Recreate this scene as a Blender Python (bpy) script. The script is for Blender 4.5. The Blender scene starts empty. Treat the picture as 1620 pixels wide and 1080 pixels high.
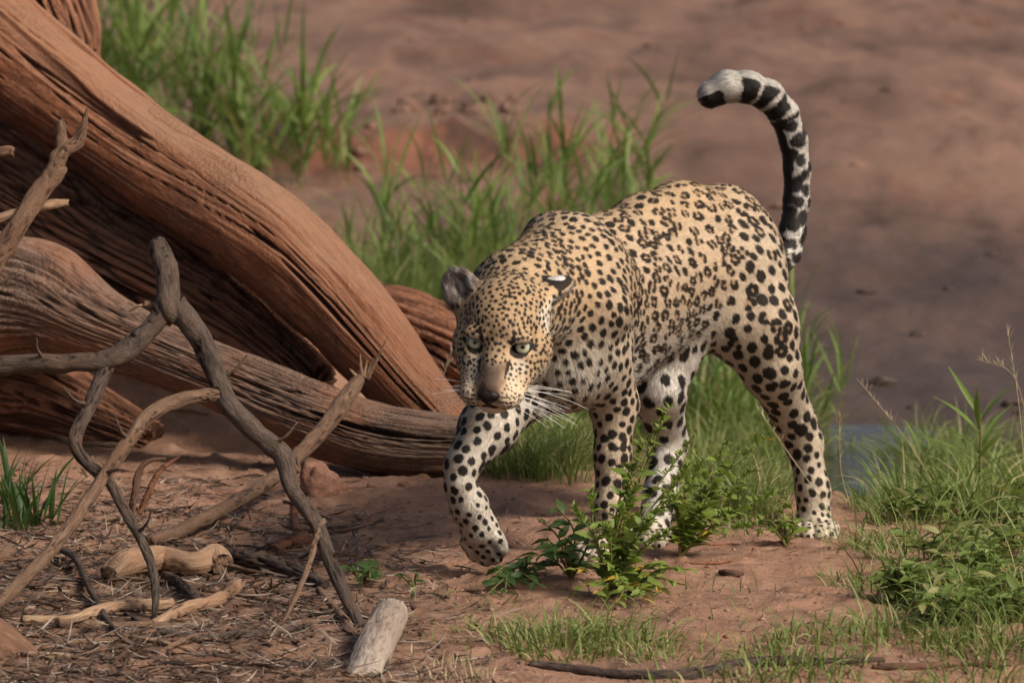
import bpy, math, random
import numpy as np
from mathutils import Vector, Matrix
from mathutils.kdtree import KDTree

S = bpy.context.scene
COL = S.collection
rad = math.radians

# ------------------------------------------------------------------ camera
CAM = np.array((0.0, -12.0, 1.9)); PITCH = rad(7.0); LENS = 219.0
F_PX = LENS / 36.0 * 1620.0
cd = bpy.data.cameras.new('camera'); cam = bpy.data.objects.new('camera', cd); COL.objects.link(cam)
cam.location = CAM; cam.rotation_euler = (rad(90) - PITCH, 0, 0)
cd.lens = LENS; cd.sensor_width = 36.0; cd.clip_start = 0.1; cd.clip_end = 2000
cd.dof.use_dof = True; cd.dof.focus_distance = 11.9; cd.dof.aperture_fstop = 8.0
S.camera = cam
# ------------------------------------------------------------------ sky, sun, exposure
SUN_AZ, SUN_EL = rad(128), rad(40)          # azimuth clockwise from +Y
w = bpy.data.worlds.new('World'); S.world = w; w.use_nodes = True
nt = w.node_tree; nt.nodes.clear()
sky = nt.nodes.new('ShaderNodeTexSky'); sky.sky_type = 'NISHITA'; sky.sun_disc = False
sky.sun_elevation = SUN_EL; sky.sun_rotation = SUN_AZ; sky.dust_density = 6.0; sky.air_density = 1.0; sky.ozone_density = 0.6
bg = nt.nodes.new('ShaderNodeBackground'); bg.inputs['Strength'].default_value = 0.082
wo = nt.nodes.new('ShaderNodeOutputWorld')
nt.links.new(sky.outputs[0], bg.inputs[0]); nt.links.new(bg.outputs[0], wo.inputs[0])
sl = bpy.data.lights.new('sun', 'SUN'); sl.energy = 3.25; sl.angle = rad(14); sl.color = (1.0, 0.915, 0.82)
sun = bpy.data.objects.new('sun', sl); COL.objects.link(sun)
sdir = Vector((math.sin(SUN_AZ) * math.cos(SUN_EL), math.cos(SUN_AZ) * math.cos(SUN_EL), math.sin(SUN_EL)))
sun.rotation_euler = sdir.to_track_quat('Z', 'Y').to_euler(); sun.location = sdir * 30
S.view_settings.view_transform = 'Standard'; S.view_settings.look = 'None'
S.view_settings.exposure = 0.22; S.view_settings.gamma = 1.0; S.view_settings.use_curve_mapping = False
S.render.engine = 'CYCLES'
S.cycles.use_denoising = True
S.cycles.max_bounces = 6; S.cycles.diffuse_bounces = 3; S.cycles.transparent_max_bounces = 8
S.cycles_curves.shape = 'RIBBONS'; S.cycles_curves.subdivisions = 2

# ------------------------------------------------------------------ helpers
CP, SP = math.cos(PITCH), math.sin(PITCH)
def P(px, py, Y):
    """the point that stands at depth Y and is seen at (px, py) of the 1620 x 1080 photograph"""
    u = (px - 810.0) / F_PX; v = (540.0 - py) / F_PX
    d = np.array((u, CP + v * SP, -SP + v * CP))
    return CAM + d * ((Y - CAM[1]) / d[1])
def G(px, py, z=0.0):
    """the point of the level z seen at a pixel"""
    u = (px - 810.0) / F_PX; v = (540.0 - py) / F_PX
    d = np.array((u, CP + v * SP, -SP + v * CP))
    return CAM + d * ((z - CAM[2]) / d[2])
def pxm(Y): return (Y - CAM[1]) / F_PX      # metres per photograph pixel at depth Y

def _hash(ix, iy, iz, seed):
    with np.errstate(over='ignore'):
        h = (ix.astype(np.uint32) * np.uint32(374761393) + iy.astype(np.uint32) * np.uint32(668265263)
             + iz.astype(np.uint32) * np.uint32(2147483647) + np.uint32(seed * 974711 & 0xffffffff))
        h = (h ^ (h >> np.uint32(13))) * np.uint32(1274126177)
        h = (h ^ (h >> np.uint32(16))) * np.uint32(2246822519)
        h = h ^ (h >> np.uint32(15))
    return h.astype(np.float64) / 4294967295.0
def noise(p, seed=0):
    """smooth value noise in -1..1, p is (n, 3)"""
    p = np.asarray(p, float); i = np.floor(p).astype(np.int64); f = p - i
    u = f * f * f * (f * (f * 6 - 15) + 10)
    x, y, z = i[:, 0], i[:, 1], i[:, 2]
    def c(a, b, d): return _hash(x + a, y + b, z + d, seed)
    def L(a, b, t): return a + (b - a) * t
    v = L(L(L(c(0,0,0), c(1,0,0), u[:,0]), L(c(0,1,0), c(1,1,0), u[:,0]), u[:,1]),
          L(L(c(0,0,1), c(1,0,1), u[:,0]), L(c(0,1,1), c(1,1,1), u[:,0]), u[:,1]), u[:,2])
    return v * 2 - 1
def fbm(p, octaves=4, seed=0, gain=0.5):
    p = np.asarray(p, float); a = 1.0; s = np.zeros(len(p)); n = 0.0
    for o in range(octaves):
        s += a * noise(p * 2 ** o + 13.7 * o, seed + o); n += a; a *= gain
    return s / n
def ridged(p, octaves=3, seed=0):
    p = np.asarray(p, float); a = 1.0; s = np.zeros(len(p)); n = 0.0
    for o in range(octaves):
        s += a * (1 - np.abs(noise(p * 2 ** o + 7.1 * o, seed + o))); n += a; a *= 0.5
    return s / n
def sstep(a, b, x):
    t = np.clip((x - a) / (b - a), 0, 1); return t * t * (3 - 2 * t)
def unit(v):
    v = np.asarray(v, float); return v / (np.linalg.norm(v, axis=-1, keepdims=True) + 1e-12)

def mesh_np(name, verts, faces, smooth=True):
    """mesh from numpy arrays; faces (m, 3) or (m, 4)"""
    verts = np.ascontiguousarray(verts, np.float32); faces = np.ascontiguousarray(faces, np.int32)
    me = bpy.data.meshes.new(name); k = faces.shape[1]
    me.vertices.add(len(verts)); me.vertices.foreach_set('co', verts.ravel())
    me.loops.add(faces.size); me.loops.foreach_set('vertex_index', faces.ravel())
    me.polygons.add(len(faces)); me.polygons.foreach_set('loop_start', np.arange(0, faces.size, k, dtype=np.int32))
    if smooth: me.polygons.foreach_set('use_smooth', np.ones(len(faces), bool))
    me.update(calc_edges=True); me.validate()
    return me
def attr(me, name, kind, data, domain='POINT'):
    a = me.attributes.new(name, kind, domain); data = np.ascontiguousarray(data, np.float32)
    a.data.foreach_set({'FLOAT': 'value', 'FLOAT_VECTOR': 'vector', 'FLOAT_COLOR': 'color', 'FLOAT2': 'vector'}[kind], data.ravel())
def link(name, data, mat=None, parent=None, label=None, cat=None, group=None, kind=None):
    o = bpy.data.objects.new(name, data); COL.objects.link(o)
    if mat is not None and data is not None:
        if len(data.materials) == 0: data.materials.append(mat)
    if parent is not None:
        o.parent = parent; o.matrix_parent_inverse = parent.matrix_basis.inverted()
    for k, v in (('label', label), ('category', cat), ('group', group), ('kind', kind)):
        if v: o[k] = v
    return o
def empty(name, loc, label, cat, group=None):
    o = link(name, None, None, None, label, cat, group); o.location = loc; o.empty_display_size = 0.1
    return o

# node helpers
def new_mat(name):
    m = bpy.data.materials.new(name); m.use_nodes = True; t = m.node_tree; t.nodes.clear()
    return m, t
def N(t, kind, **kw):
    n = t.nodes.new('ShaderNode' + kind)
    for k, v in kw.items():
        if k.startswith('i_'): n.inputs[k[2:].replace('_', ' ')].default_value = v
        else: setattr(n, k, v)
    return n
def ramp(t, fac, stops, mode='LINEAR'):
    r = t.nodes.new('ShaderNodeValToRGB'); r.color_ramp.interpolation = mode
    e = r.color_ramp.elements
    while len(e) < len(stops): e.new(0.5)
    for q, (pos, c) in zip(e, stops):
        q.position = pos; q.color = (c, c, c, 1) if not hasattr(c, '__len__') else tuple(c) + (1,)
    if fac is not None: t.links.new(fac, r.inputs[0])
    return r
def mixc(t, fac, a, b, mode='MIX'):
    m = t.nodes.new('ShaderNodeMix'); m.data_type = 'RGBA'; m.blend_type = mode
    for s, v in ((m.inputs[0], fac), (m.inputs[6], a), (m.inputs[7], b)):
        if isinstance(v, bpy.types.NodeSocket): t.links.new(v, s)
        elif isinstance(v, (int, float)): s.default_value = v
        else: s.default_value = tuple(v) + (1,)
    return m.outputs[2]
def math_n(t, op, a, b=0.0, clamp=False):
    m = t.nodes.new('ShaderNodeMath'); m.operation = op; m.use_clamp = clamp
    for s, v in ((m.inputs[0], a), (m.inputs[1], b)):
        if isinstance(v, bpy.types.NodeSocket): t.links.new(v, s)
        else: s.default_value = v
    return m.outputs[0]
def noise_n(t, vec, scale, detail=4, rough=0.55, dist=0.0):
    n = t.nodes.new('ShaderNodeTexNoise'); n.inputs['Scale'].default_value = scale; n.inputs['Detail'].default_value = detail
    n.inputs['Roughness'].default_value = rough; n.inputs['Distortion'].default_value = dist
    if vec is not None: t.links.new(vec, n.inputs['Vector'])
    return n.outputs['Fac']
def out(t, bsdf):
    o = t.nodes.new('ShaderNodeOutputMaterial'); t.links.new(bsdf.outputs[0], o.inputs[0])
def bump(t, height, strength=0.5, dist=0.01):
    b = t.nodes.new('ShaderNodeBump'); b.inputs['Strength'].default_value = strength; b.inputs['Distance'].default_value = dist
    t.links.new(height, b.inputs['Height']); return b.outputs[0]
def mapping(t, src, scale):
    m = t.nodes.new('ShaderNodeMapping'); m.inputs['Scale'].default_value = scale; t.links.new(src, m.inputs[0]); return m.outputs[0]
FUR_COUNT = 450000
# ================================================================== leopard
PR = []          # signed-distance pieces of the one body
def rc(a, b, ra, rb, k=0.03, reg='flank', op='u', flow=None, sq=None):
    """tapered capsule from a to b; sq = (axis, factor) flattens the section along an axis"""
    a = np.array(a, float); b = np.array(b, float)
    PR.append(dict(t='rc', a=a, b=b, ra=ra, rb=rb, k=k, reg=reg, op=op, flow=unit(b - a) if flow is None else unit(flow), sq=sq))
def el(c, ax, r, k=0.03, reg='flank', op='u', flow=(0, 0.8, -0.6)):
    PR.append(dict(t='el', c=np.array(c, float), R=np.array([unit(v) for v in ax], float), r=np.array(r, float), k=k, reg=reg, op=op, flow=unit(np.array(flow, float))))
def d_prim(q, p):
    if q['t'] == 'rc':
        a, b = q['a'], q['b']; ba = b - a; pa = p - a
        h = np.clip(pa @ ba / (ba @ ba + 1e-12), 0, 1)
        v = pa - h[:, None] * ba
        if q['sq'] is not None:
            ax, f = q['sq']; s = v @ ax; v = v + np.outer(s * (f - 1), ax)
        return np.sqrt((v * v).sum(1)) - (q['ra'] + (q['rb'] - q['ra']) * h)
    l = (p - q['c']) @ q['R'].T
    k0 = np.sqrt(((l / q['r']) ** 2).sum(1)); k1 = np.sqrt(((l / q['r'] ** 2) ** 2).sum(1)) + 1e-9
    return np.where(k0 < 1e-4, -q['r'].min(), k0 * (k0 - 1) / k1)
def sdf(p, prims=None):
    d = np.full(len(p), 1.0)
    for q in (PR if prims is None else prims):
        e = d_prim(q, p); k = q['k']
        if q['op'] == 'u':
            h = np.clip(0.5 + 0.5 * (d - e) / k, 0, 1); d = d + (e - d) * h - k * h * (1 - h)
        else:
            h = np.clip(0.5 - 0.5 * (d + e) / k, 0, 1); d = d + (-e - d) * h + k * h * (1 - h)
    return d

X3, Y3, Z3 = np.eye(3)
# body axes: forward (towards the head) and the animal's own left
BF = unit(P(905, 500, 0.05) - P(1150, 420, 0.56)); BF[2] = 0; BF = unit(BF)
BL = np.cross(Z3, BF)                       # animal's left (towards the camera's right and near side)
BB = -BF
# --- trunk
hip = P(1140, 408, 0.58); rump = P(1168, 385, 0.62)
def trunk(c, half_w, half_h, half_l, k=0.05, reg='flank'):
    el(c, (BL, BF, Z3), (half_w, half_l, half_h), k, reg, flow=BB + np.array((0, 0, -0.35)))
trunk(P(915, 492, 0.04), 0.105, 0.150, 0.155, 0.05, 'shoulder')
trunk(P(985, 476, 0.22), 0.106, 0.141, 0.17)
trunk(P(1050, 444, 0.38), 0.101, 0.124, 0.16)
trunk(P(1105, 421, 0.50), 0.096, 0.116, 0.15)
trunk(P(1148, 415, 0.60), 0.106, 0.125, 0.125, 0.05, 'rump')
# spine ridge
rc(P(893, 388, 0.07), P(960, 392, 0.22), 0.042, 0.052, 0.06, 'back')
rc(P(960, 392, 0.22), P(1020, 362, 0.36), 0.052, 0.056, 0.06, 'back')
rc(P(1020, 362, 0.36), P(1075, 346, 0.48), 0.056, 0.060, 0.06, 'back')
rc(P(1075, 346, 0.48), P(1140, 352, 0.61), 0.060, 0.060, 0.06, 'back')
rc(P(1140, 352, 0.61), P(1172, 372, 0.67), 0.060, 0.050, 0.05, 'rump')
rc(P(1172, 372, 0.67), P(1197, 396, 0.71), 0.050, 0.034, 0.04, 'rump')
# --- shoulder blades
for s, cx in ((1, 918), (-1, 868)):
    off = BL * 0.072 * s
    rc(P(893, 372, 0.06) + off * 0.55, P(906, 488, -0.03) + off * 0.92, 0.034, 0.056, 0.04, 'shoulder', flow=(0.2, 0.3, -1))
# --- neck and breast
rc(P(902, 452, 0.03), P(815, 487, -0.22), 0.112, 0.086, 0.05, 'neck', flow=P(902, 440, 0.05) - P(815, 487, -0.22))
rc(P(880, 395, 0.05), P(815, 455, -0.20), 0.050, 0.062, 0.05, 'neck', flow=P(880, 380, 0.05) - P(815, 455, -0.20))
el(P(893, 560, -0.05), (BL, BF, Z3), (0.085, 0.095, 0.105), 0.05, 'chest', flow=(0.3, 0.2, -1))
rc(P(885, 590, -0.06), P(960, 575, 0.20), 0.055, 0.060, 0.05, 'chest', flow=BB)
# --- belly
rc(P(960, 560, 0.18), P(1077, 493, 0.43), 0.058, 0.052, 0.05, 'belly', flow=BB)
rc(P(1077, 488, 0.43), P(1130, 476, 0.52), 0.050, 0.054, 0.05, 'belly', flow=BB)
# --- left foreleg (planted)
el(P(935, 540, -0.02), (BL, BF, Z3), (0.050, 0.070, 0.105), 0.045, 'shoulder', flow=(0.1, 0.2, -1))
rc(P(948, 565, -0.01), P(972, 640, 0.04), 0.062, 0.043, 0.03, 'foreleg', flow=(0.1, 0, -1))
rc(P(972, 640, 0.04), P(969, 720, 0.02), 0.042, 0.032, 0.025, 'foreleg', flow=(0, 0, -1))
rc(P(969, 720, 0.02), P(964, 800, 0.00), 0.032, 0.028, 0.02, 'foreleg', flow=(0, 0, -1))
rc(P(964, 800, 0.00), P(957, 850, -0.01), 0.030, 0.031, 0.02, 'forefoot', flow=(0, -0.2, -1))
def paw(c, fwd, up, wid, reg, length=0.055, k=0.0045):
    """four toes and a heel round the foot centre c"""
    fwd = unit(fwd); up = unit(up - fwd * (up @ fwd)); lt = np.cross(up, fwd)
    el(c - fwd * 0.012, (lt, fwd, up), (wid * 0.88, length * 0.75, 0.026), 0.018, reg, flow=fwd - up * 0.5)
    for i, (sx, sf) in enumerate(((-0.78, 0.55), (-0.27, 0.86), (0.27, 0.86), (0.78, 0.55))):
        q = c + lt * wid * sx + fwd * length * sf
        rc(q - fwd * 0.022 + up * 0.004, q + fwd * 0.006 - up * 0.004, 0.0175, 0.0160, k, reg, flow=fwd - up * 0.6)
FOOT_FL = P(948, 874, -0.045)
paw(FOOT_FL, np.array((-0.35, -0.94, 0)), Z3, 0.040, 'paw')
# --- right foreleg (raised, wrist flexed)
rc(P(872, 560, 0.04), P(818, 622, -0.07), 0.062, 0.054, 0.04, 'forelegR', flow=(-0.5, -0.3, -1))
rc(P(826, 608, -0.05), P(772, 676, -0.15), 0.058, 0.053, 0.03, 'forelegR', flow=(-0.5, -0.3, -1))
rc(P(772, 676, -0.15), P(731, 735, -0.22), 0.052, 0.032, 0.02, 'forelegR', flow=(-0.5, -0.3, -1))
rc(P(731, 735, -0.22), P(727, 764, -0.235), 0.032, 0.0275, 0.012, 'forelegR', flow=(-0.1, -0.2, -1))
rc(P(728, 768, -0.235), P(742, 800, -0.23), 0.0275, 0.034, 0.010, 'pawR', flow=(0.2, 0.2, -1))
rc(P(742, 800, -0.23), P(758, 835, -0.22), 0.034, 0.034, 0.012, 'pawR', flow=(0.2, 0.2, -1))
pf = unit(P(775, 885, -0.20) - P(748, 812, -0.22))
pu = unit(np.array((-0.35, -0.9, -0.1)))
paw(P(763, 850, -0.215), pf, pu, 0.034, 'pawR', 0.044)
# --- left hind leg
el(P(1172, 432, 0.55), (BL, BF, Z3), (0.060, 0.105, 0.110), 0.05, 'thigh', flow=(0.35, 0.35, -1))
rc(P(1168, 440, 0.53), P(1196, 520, 0.50), 0.094, 0.082, 0.04, 'thigh', flow=(0.4, 0.2, -1))
rc(P(1196, 520, 0.50), P(1220, 582, 0.49), 0.080, 0.056, 0.03, 'thigh', flow=(0.4, 0.1, -1))
rc(P(1220, 582, 0.49), P(1255, 662, 0.57), 0.055, 0.039, 0.025, 'shin', flow=(0.4, 0.2, -1))
rc(P(1255, 662, 0.57), P(1272, 700, 0.585), 0.038, 0.034, 0.02, 'shin', flow=(0.3, 0.2, -1))
rc(P(1275, 672, 0.60), P(1268, 660, 0.60), 0.020, 0.024, 0.02, 'shin', flow=(0.3, 0.2, -1))
rc(P(1272, 700, 0.585), P(1286, 775, 0.565), 0.034, 0.030, 0.02, 'hindfoot', flow=(0.15, 0, -1))
rc(P(1286, 775, 0.565), P(1288, 820, 0.55), 0.032, 0.034, 0.02, 'hindfoot', flow=(0.05, -0.2, -1))
FOOT_HL = P(1289, 838, 0.525)
paw(FOOT_HL, np.array((-0.08, -1, 0)), Z3, 0.043, 'paw')
# fold of skin between flank and thigh
rc(P(1108, 465, 0.46), P(1152, 518, 0.47), 0.060, 0.045, 0.05, 'thigh', flow=(0.5, 0.2, -0.8))
# --- right hind leg (in shade behind the foreleg)
rc(P(1085, 470, 0.50), P(1052, 555, 0.42), 0.085, 0.066, 0.04, 'hindR', flow=(-0.1, 0.1, -1))
rc(P(1052, 555, 0.42), P(1042, 620, 0.38), 0.064, 0.050, 0.03, 'hindR', flow=(-0.1, 0.1, -1))
rc(P(1042, 620, 0.38), P(1057, 700, 0.45), 0.048, 0.034, 0.025, 'hindR', flow=(0.1, 0.1, -1))
rc(P(1064, 708, 0.47), P(1058, 700, 0.46), 0.022, 0.026, 0.02, 'hindR', flow=(0.1, 0.1, -1))
rc(P(1057, 700, 0.45), P(1045, 780, 0.37), 0.033, 0.029, 0.02, 'hindR', flow=(-0.1, -0.1, -1))
rc(P(1045, 780, 0.37), P(1034, 832, 0.31), 0.030, 0.032, 0.02, 'hindR', flow=(-0.1, -0.2, -1))
FOOT_HR = P(1026, 850, 0.275)
paw(FOOT_HR, np.array((-0.35, -0.93, 0)), Z3, 0.040, 'paw')
# --- tail
TAIL = [(1190, 388, .69, .036), (1212, 402, .745, .033), (1232, 412, .79, .0295), (1246, 400, .815, .0275), (1254, 365, .83, .0265), (1260, 318, .84, .026), (1261, 268, .84, .0265),
        (1255, 222, .835, .028), (1240, 180, .825, .030), (1216, 152, .81, .032), (1183, 138, .795, .033), (1150, 137, .785, .033), (1124, 150, .78, .029)]
TP = np.array([P(a, b, c) for a, b, c, r in TAIL]); TR = [r * 0.80 for *_, r in TAIL]
for i in range(len(TP) - 1): rc(TP[i], TP[i + 1], TR[i], TR[i + 1], 0.012, 'tail')
# --- head, in its own frame (x = animal's left, y = forward, z = up), origin between the eyes
psi, phi, rho = rad(12), rad(24), rad(5)
fh = np.array((-math.sin(psi), -math.cos(psi), 0.0))
HF = math.cos(phi) * fh + np.array((0, 0, -math.sin(phi))); HU = math.sin(phi) * fh + np.array((0, 0, math.cos(phi)))
HL = np.cross(HU, HF); HL, HU = math.cos(rho) * HL - math.sin(rho) * HU, math.cos(rho) * HU + math.sin(rho) * HL
HO = P(789, 545, -0.40); HA = np.array((HL, HF, HU))
def H(x, y, z): return HO + HL * x + HF * y + HU * z
def hd(v): return HL * v[0] + HF * v[1] + HU * v[2]
FL = hd((0, -1, 0.3))
def hel(c, r, k=0.02, reg='head', op='u', flow=None, ax=None): el(H(*c), HA if ax is None else ax, r, k, reg, op, FL if flow is None else flow)
def hrc(a, b, ra, rb, k=0.02, reg='head', op='u', flow=None, sq=None): rc(H(*a), H(*b), ra, rb, k, reg, op, FL if flow is None else flow, sq)
hel((0, -0.078, 0.018), (0.073, 0.088, 0.066), 0.03)
hel((0, -0.040, 0.026), (0.052, 0.050, 0.040), 0.03)                       # forehead
rc(H(0, -0.10, 0.0), P(818, 480, -0.20), 0.072, 0.085, 0.04, 'neck', flow=P(860, 450, -0.05) - H(0, -0.1, 0))
hrc((0, -0.012, 0.007), (0, 0.080, -0.042), 0.0310, 0.0215, 0.018)         # bridge of the nose
hel((0, 0.042, -0.058), (0.047, 0.052, 0.036), 0.02, 'muzzle')
for s in (-1, 1):
    hel((s * 0.0290, 0.063, -0.067), (0.0305, 0.037, 0.0250), 0.009, 'muzzle', flow=hd((s, -0.6, -0.3)))   # whisker pads
    hrc((s * 0.060, -0.040, -0.022), (s * 0.038, 0.020, -0.050), 0.035, 0.031, 0.025, flow=hd((s * 0.7, -1, -0.2)))  # cheek bone
    hel((s * 0.050, -0.050, -0.062), (0.034, 0.052, 0.044), 0.03, 'cheek', flow=hd((s * 0.6, -0.8, -0.6)))            # jaw
    hel((s * 0.040, 0.001, 0.0228), (0.027, 0.016, 0.0125), 0.014, flow=hd((s * 0.7, -0.6, 0.5)))          # brow
    hel((s * 0.043, 0.009, -0.0125), (0.021, 0.012, 0.0085), 0.010, flow=hd((s * 0.8, -0.5, -0.5)))         # lower lid
    hel((s * 0.0445, 0.008, 0.0032), (0.0182, 0.020, 0.0110), 0.004, op='s')                                 # eye opening
hel((0, 0.050, -0.094), (0.031, 0.032, 0.018), 0.010, 'muzzle', flow=hd((0, -0.5, -1)))                     # chin
hrc((0, -0.02, -0.088), (0, 0.04, -0.092), 0.034, 0.024, 0.02, 'muzzle', flow=hd((0, -1, -0.4)))
hrc((0, 0.092, -0.070), (0, 0.098, -0.090), 0.0022, 0.0022, 0.004, op='s')                                  # cleft of the lip
for s in (-1, 1): hrc((0, 0.098, -0.0855), (s * 0.037, 0.060, -0.086), 0.0032, 0.0026, 0.004, op='s')       # mouth line
# ears: cupped shells
def ear(base, tip, face, wid, thick, reg):
    """base, tip: world points; face: direction the cup opens to"""
    up = unit(tip - base); L = np.linalg.norm(tip - base); face = unit(face - up * (face @ up)); lt = np.cross(face, up)
    c = (base + tip) / 2
    el(c, (lt, face, up), (wid, thick, L * 0.60), 0.016, reg, flow=up)
    rc(base - up * 0.02, base + up * 0.012, wid * 0.9, wid * 0.8, 0.02, 'head', flow=up, sq=(face, 1.5))
    el(c + face * thick * 0.98 + up * 0.005, (lt, face, up), (wid * 0.76, thick * 1.0, L * 0.45), 0.008, reg, 's', flow=up)
    return c, lt, face, up
EAR_R = ear(P(741, 482, -0.325), P(718, 432, -0.31), np.array((-0.35, -1, 0.1)), 0.034, 0.020, 'earR')
EAR_L = ear(P(853, 472, -0.315), P(897, 443, -0.275), np.array((0.42, 0.30, -0.85)), 0.033, 0.018, 'earL')

# ---------------------------------------------------------------- polygonise (sparse grid, surface nets)
def polygonise(hh):
    lo = np.min([np.min([q['a'] - max(q['ra'], q['rb']), q['b'] - max(q['ra'], q['rb'])], 0) if q['t'] == 'rc' else q['c'] - q['r'].max() for q in PR if q['op'] == 'u'], 0) - 0.02
    hi = np.max([np.max([q['a'] + max(q['ra'], q['rb']), q['b'] + max(q['ra'], q['rb'])], 0) if q['t'] == 'rc' else q['c'] + q['r'].max() for q in PR if q['op'] == 'u'], 0) + 0.02
    B = 16; nb = np.ceil((hi - lo) / (hh * B)).astype(int)
    bi = np.stack(np.meshgrid(*[np.arange(n) for n in nb], indexing='ij'), -1).reshape(-1, 3)
    bc = lo + (bi * B + (B - 1) / 2) * hh; rb = hh * B * 0.5 * 1.7321
    dc = sdf(bc); per = np.stack([d_prim(q, bc) for q in PR], 1)
    D = np.empty(tuple(nb * B), np.float32)
    loc = np.stack(np.meshgrid(*[np.arange(B)] * 3, indexing='ij'), -1).reshape(-1, 3) * hh
    ks = np.array([q['k'] for q in PR])
    for j, (b, d) in enumerate(zip(bi, dc)):
        sl_ = tuple(slice(v * B, v * B + B) for v in b)
        if abs(d) > rb + 0.045: D[sl_] = np.sign(d); continue
        use = np.nonzero(per[j] < rb * 1.5 + ks + 0.02)[0]
        D[sl_] = sdf(lo + b * B * hh + loc, [PR[u] for u in use]).reshape(B, B, B)
    sg = D < 0
    n = np.array(D.shape)
    c8 = [sg[a:n[0]-1+a, b:n[1]-1+b, c:n[2]-1+c] for a in (0, 1) for b in (0, 1) for c in (0, 1)]
    anyi = c8[0].copy(); alli = c8[0].copy()
    for c in c8[1:]: anyi |= c; alli &= c
    act = np.argwhere(anyi & ~alli); idx = np.full(anyi.shape, -1, np.int32); idx[tuple(act.T)] = np.arange(len(act))
    cor = np.array([(a, b, c) for a in (0, 1) for b in (0, 1) for c in (0, 1)])
    V = np.stack([D[tuple((act + c).T)] for c in cor], 1).astype(float)
    pos = np.zeros((len(act), 3)); cnt = np.zeros(len(act))
    for i in range(8):
        for j in range(i + 1, 8):
            if np.abs(cor[i] - cor[j]).sum() != 1: continue
            m = (V[:, i] < 0) != (V[:, j] < 0); t = np.where(m, V[:, i] / (V[:, i] - V[:, j] + 1e-12), 0)
            pos += np.where(m[:, None], cor[i] + t[:, None] * (cor[j] - cor[i]), 0); cnt += m
    verts = lo + (act + pos / cnt[:, None]) * hh
    quads = []
    for ax in range(3):
        b_, c_ = (ax + 1) % 3, (ax + 2) % 3
        s0 = [slice(1, -1)] * 3; s0[ax] = slice(0, -1); s1 = list(s0); s1[ax] = slice(1, None)
        A0, A1 = sg[tuple(s0)], sg[tuple(s1)]
        e = np.argwhere(A0 != A1); inside = A0[tuple(e.T)]
        off = np.ones(3, int); off[ax] = 0; e = e + off
        def cell(db, dc_):
            q = e.copy(); q[:, b_] -= db; q[:, c_] -= dc_; return idx[tuple(q.T)]
        q = np.stack((cell(1, 1), cell(0, 1), cell(0, 0), cell(1, 0)), 1)
        q[~inside] = q[~inside][:, ::-1]; quads.append(q)
    F = np.concatenate(quads); F = F[(F >= 0).all(1)]
    return verts, F
LV, LF = polygonise(0.003)
# normals from the field itself
e = 0.0015
def field_normals(V):
    g = np.empty_like(V); prd = np.stack([d_prim(q, V) for q in PR], 1)
    for s in range(0, len(V), 20000):
        v = V[s:s + 20000]; use = [PR[i] for i in np.nonzero((prd[s:s + 20000].min(0) < 0.06))[0]]
        for a in range(3):
            o_ = np.zeros(3); o_[a] = e
            g[s:s + 20000, a] = sdf(v + o_, use) - sdf(v - o_, use)
    return unit(g), prd
LN, LD = field_normals(LV)
print('leopard verts', len(LV), 'quads', len(LF))

# ---------------------------------------------------------------- coat
TAWNY = (0.565, 0.40, 0.24); GOLD = (0.66, 0.505, 0.35); CREAM = (0.69, 0.56, 0.415); PALE = (0.66, 0.56, 0.43); WHITE = (0.76, 0.71, 0.64)
#         colour, spacing, radius, rosette, fur length, belly whiteness
HEADC = (0.46, 0.315, 0.18); STRETCH = dict(back=1.7, flank=1.5, rump=1.2, shoulder=1.15, neck=1.2)
REG = dict(
    back=(TAWNY, .0215, .0092, .85, .008, 0), flank=(GOLD, .0226, .0095, .90, .009, 1), rump=(GOLD, .0268, .0110, .80, .009, .6),
    shoulder=(GOLD, .0186, .0086, .10, .008, .8), neck=(TAWNY, .0162, .0075, 0, .008, .8), chest=(PALE, .022, .0078, 0, .012, 1), belly=(WHITE, .032, .0115, 0, .022, 1),
    foreleg=(CREAM, .0205, .0090, 0, .006, .6), forefoot=(CREAM, .018, .0068, 0, .006, .5), forelegR=(PALE, .0222, .0100, 0, .007, .6), pawR=(PALE, .0165, .0060, 0, .006, .4), paw=(PALE, .0130, .0044, 0, .005, .3),
    thigh=(CREAM, .0262, .0114, .20, .008, .7), shin=(PALE, .0272, .0130, 0, .007, .5), hindfoot=(PALE, .0190, .0080, 0, .006, .4), hindR=(WHITE, .033, .0130, 0, .009, .3),
    tail=(WHITE, .0225, .0140, 0, .012, 0), head=(HEADC, .0084, .0038, 0, .0045, .3), cheek=(GOLD, .0105, .0038, 0, .008, 1), muzzle=(PALE, .0070, .0022, 0, .003, .8), earR=(TAWNY, .03, .002, 0, .007, 0), earL=(TAWNY, .016, .0055, 0, .004, 0))
RN = list(REG); UN = [i for i, q in enumerate(PR) if q['op'] == 'u']
W = np.exp(-(np.clip(LD[:, UN], -0.01, None) - LD[:, UN].min(1, keepdims=True)) / 0.011); W /= W.sum(1, keepdims=True)
RW = np.zeros((len(LV), len(RN)))
for j, i in enumerate(UN): RW[:, RN.index(PR[i]['reg'])] += W[:, j]
TAB = np.array([list(REG[n][0]) + list(REG[n][1:]) for n in RN])
BASE = RW @ TAB[:, :3]; SPC = RW @ TAB[:, 3] * 0.95; SRD = RW @ TAB[:, 4] * 0.955; ROS = RW @ TAB[:, 5]; FUR = RW @ TAB[:, 6]; WHT = RW @ TAB[:, 7]
STR = RW @ np.array([STRETCH.get(n, 1.0) for n in RN])
FLOW = W @ np.array([PR[i]['flow'] for i in UN]); FLOW = FLOW - LN * (FLOW * LN).sum(1, keepdims=True); FLOW = unit(FLOW)
def rw(*n): return sum(RW[:, RN.index(k)] for k in n)
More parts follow.
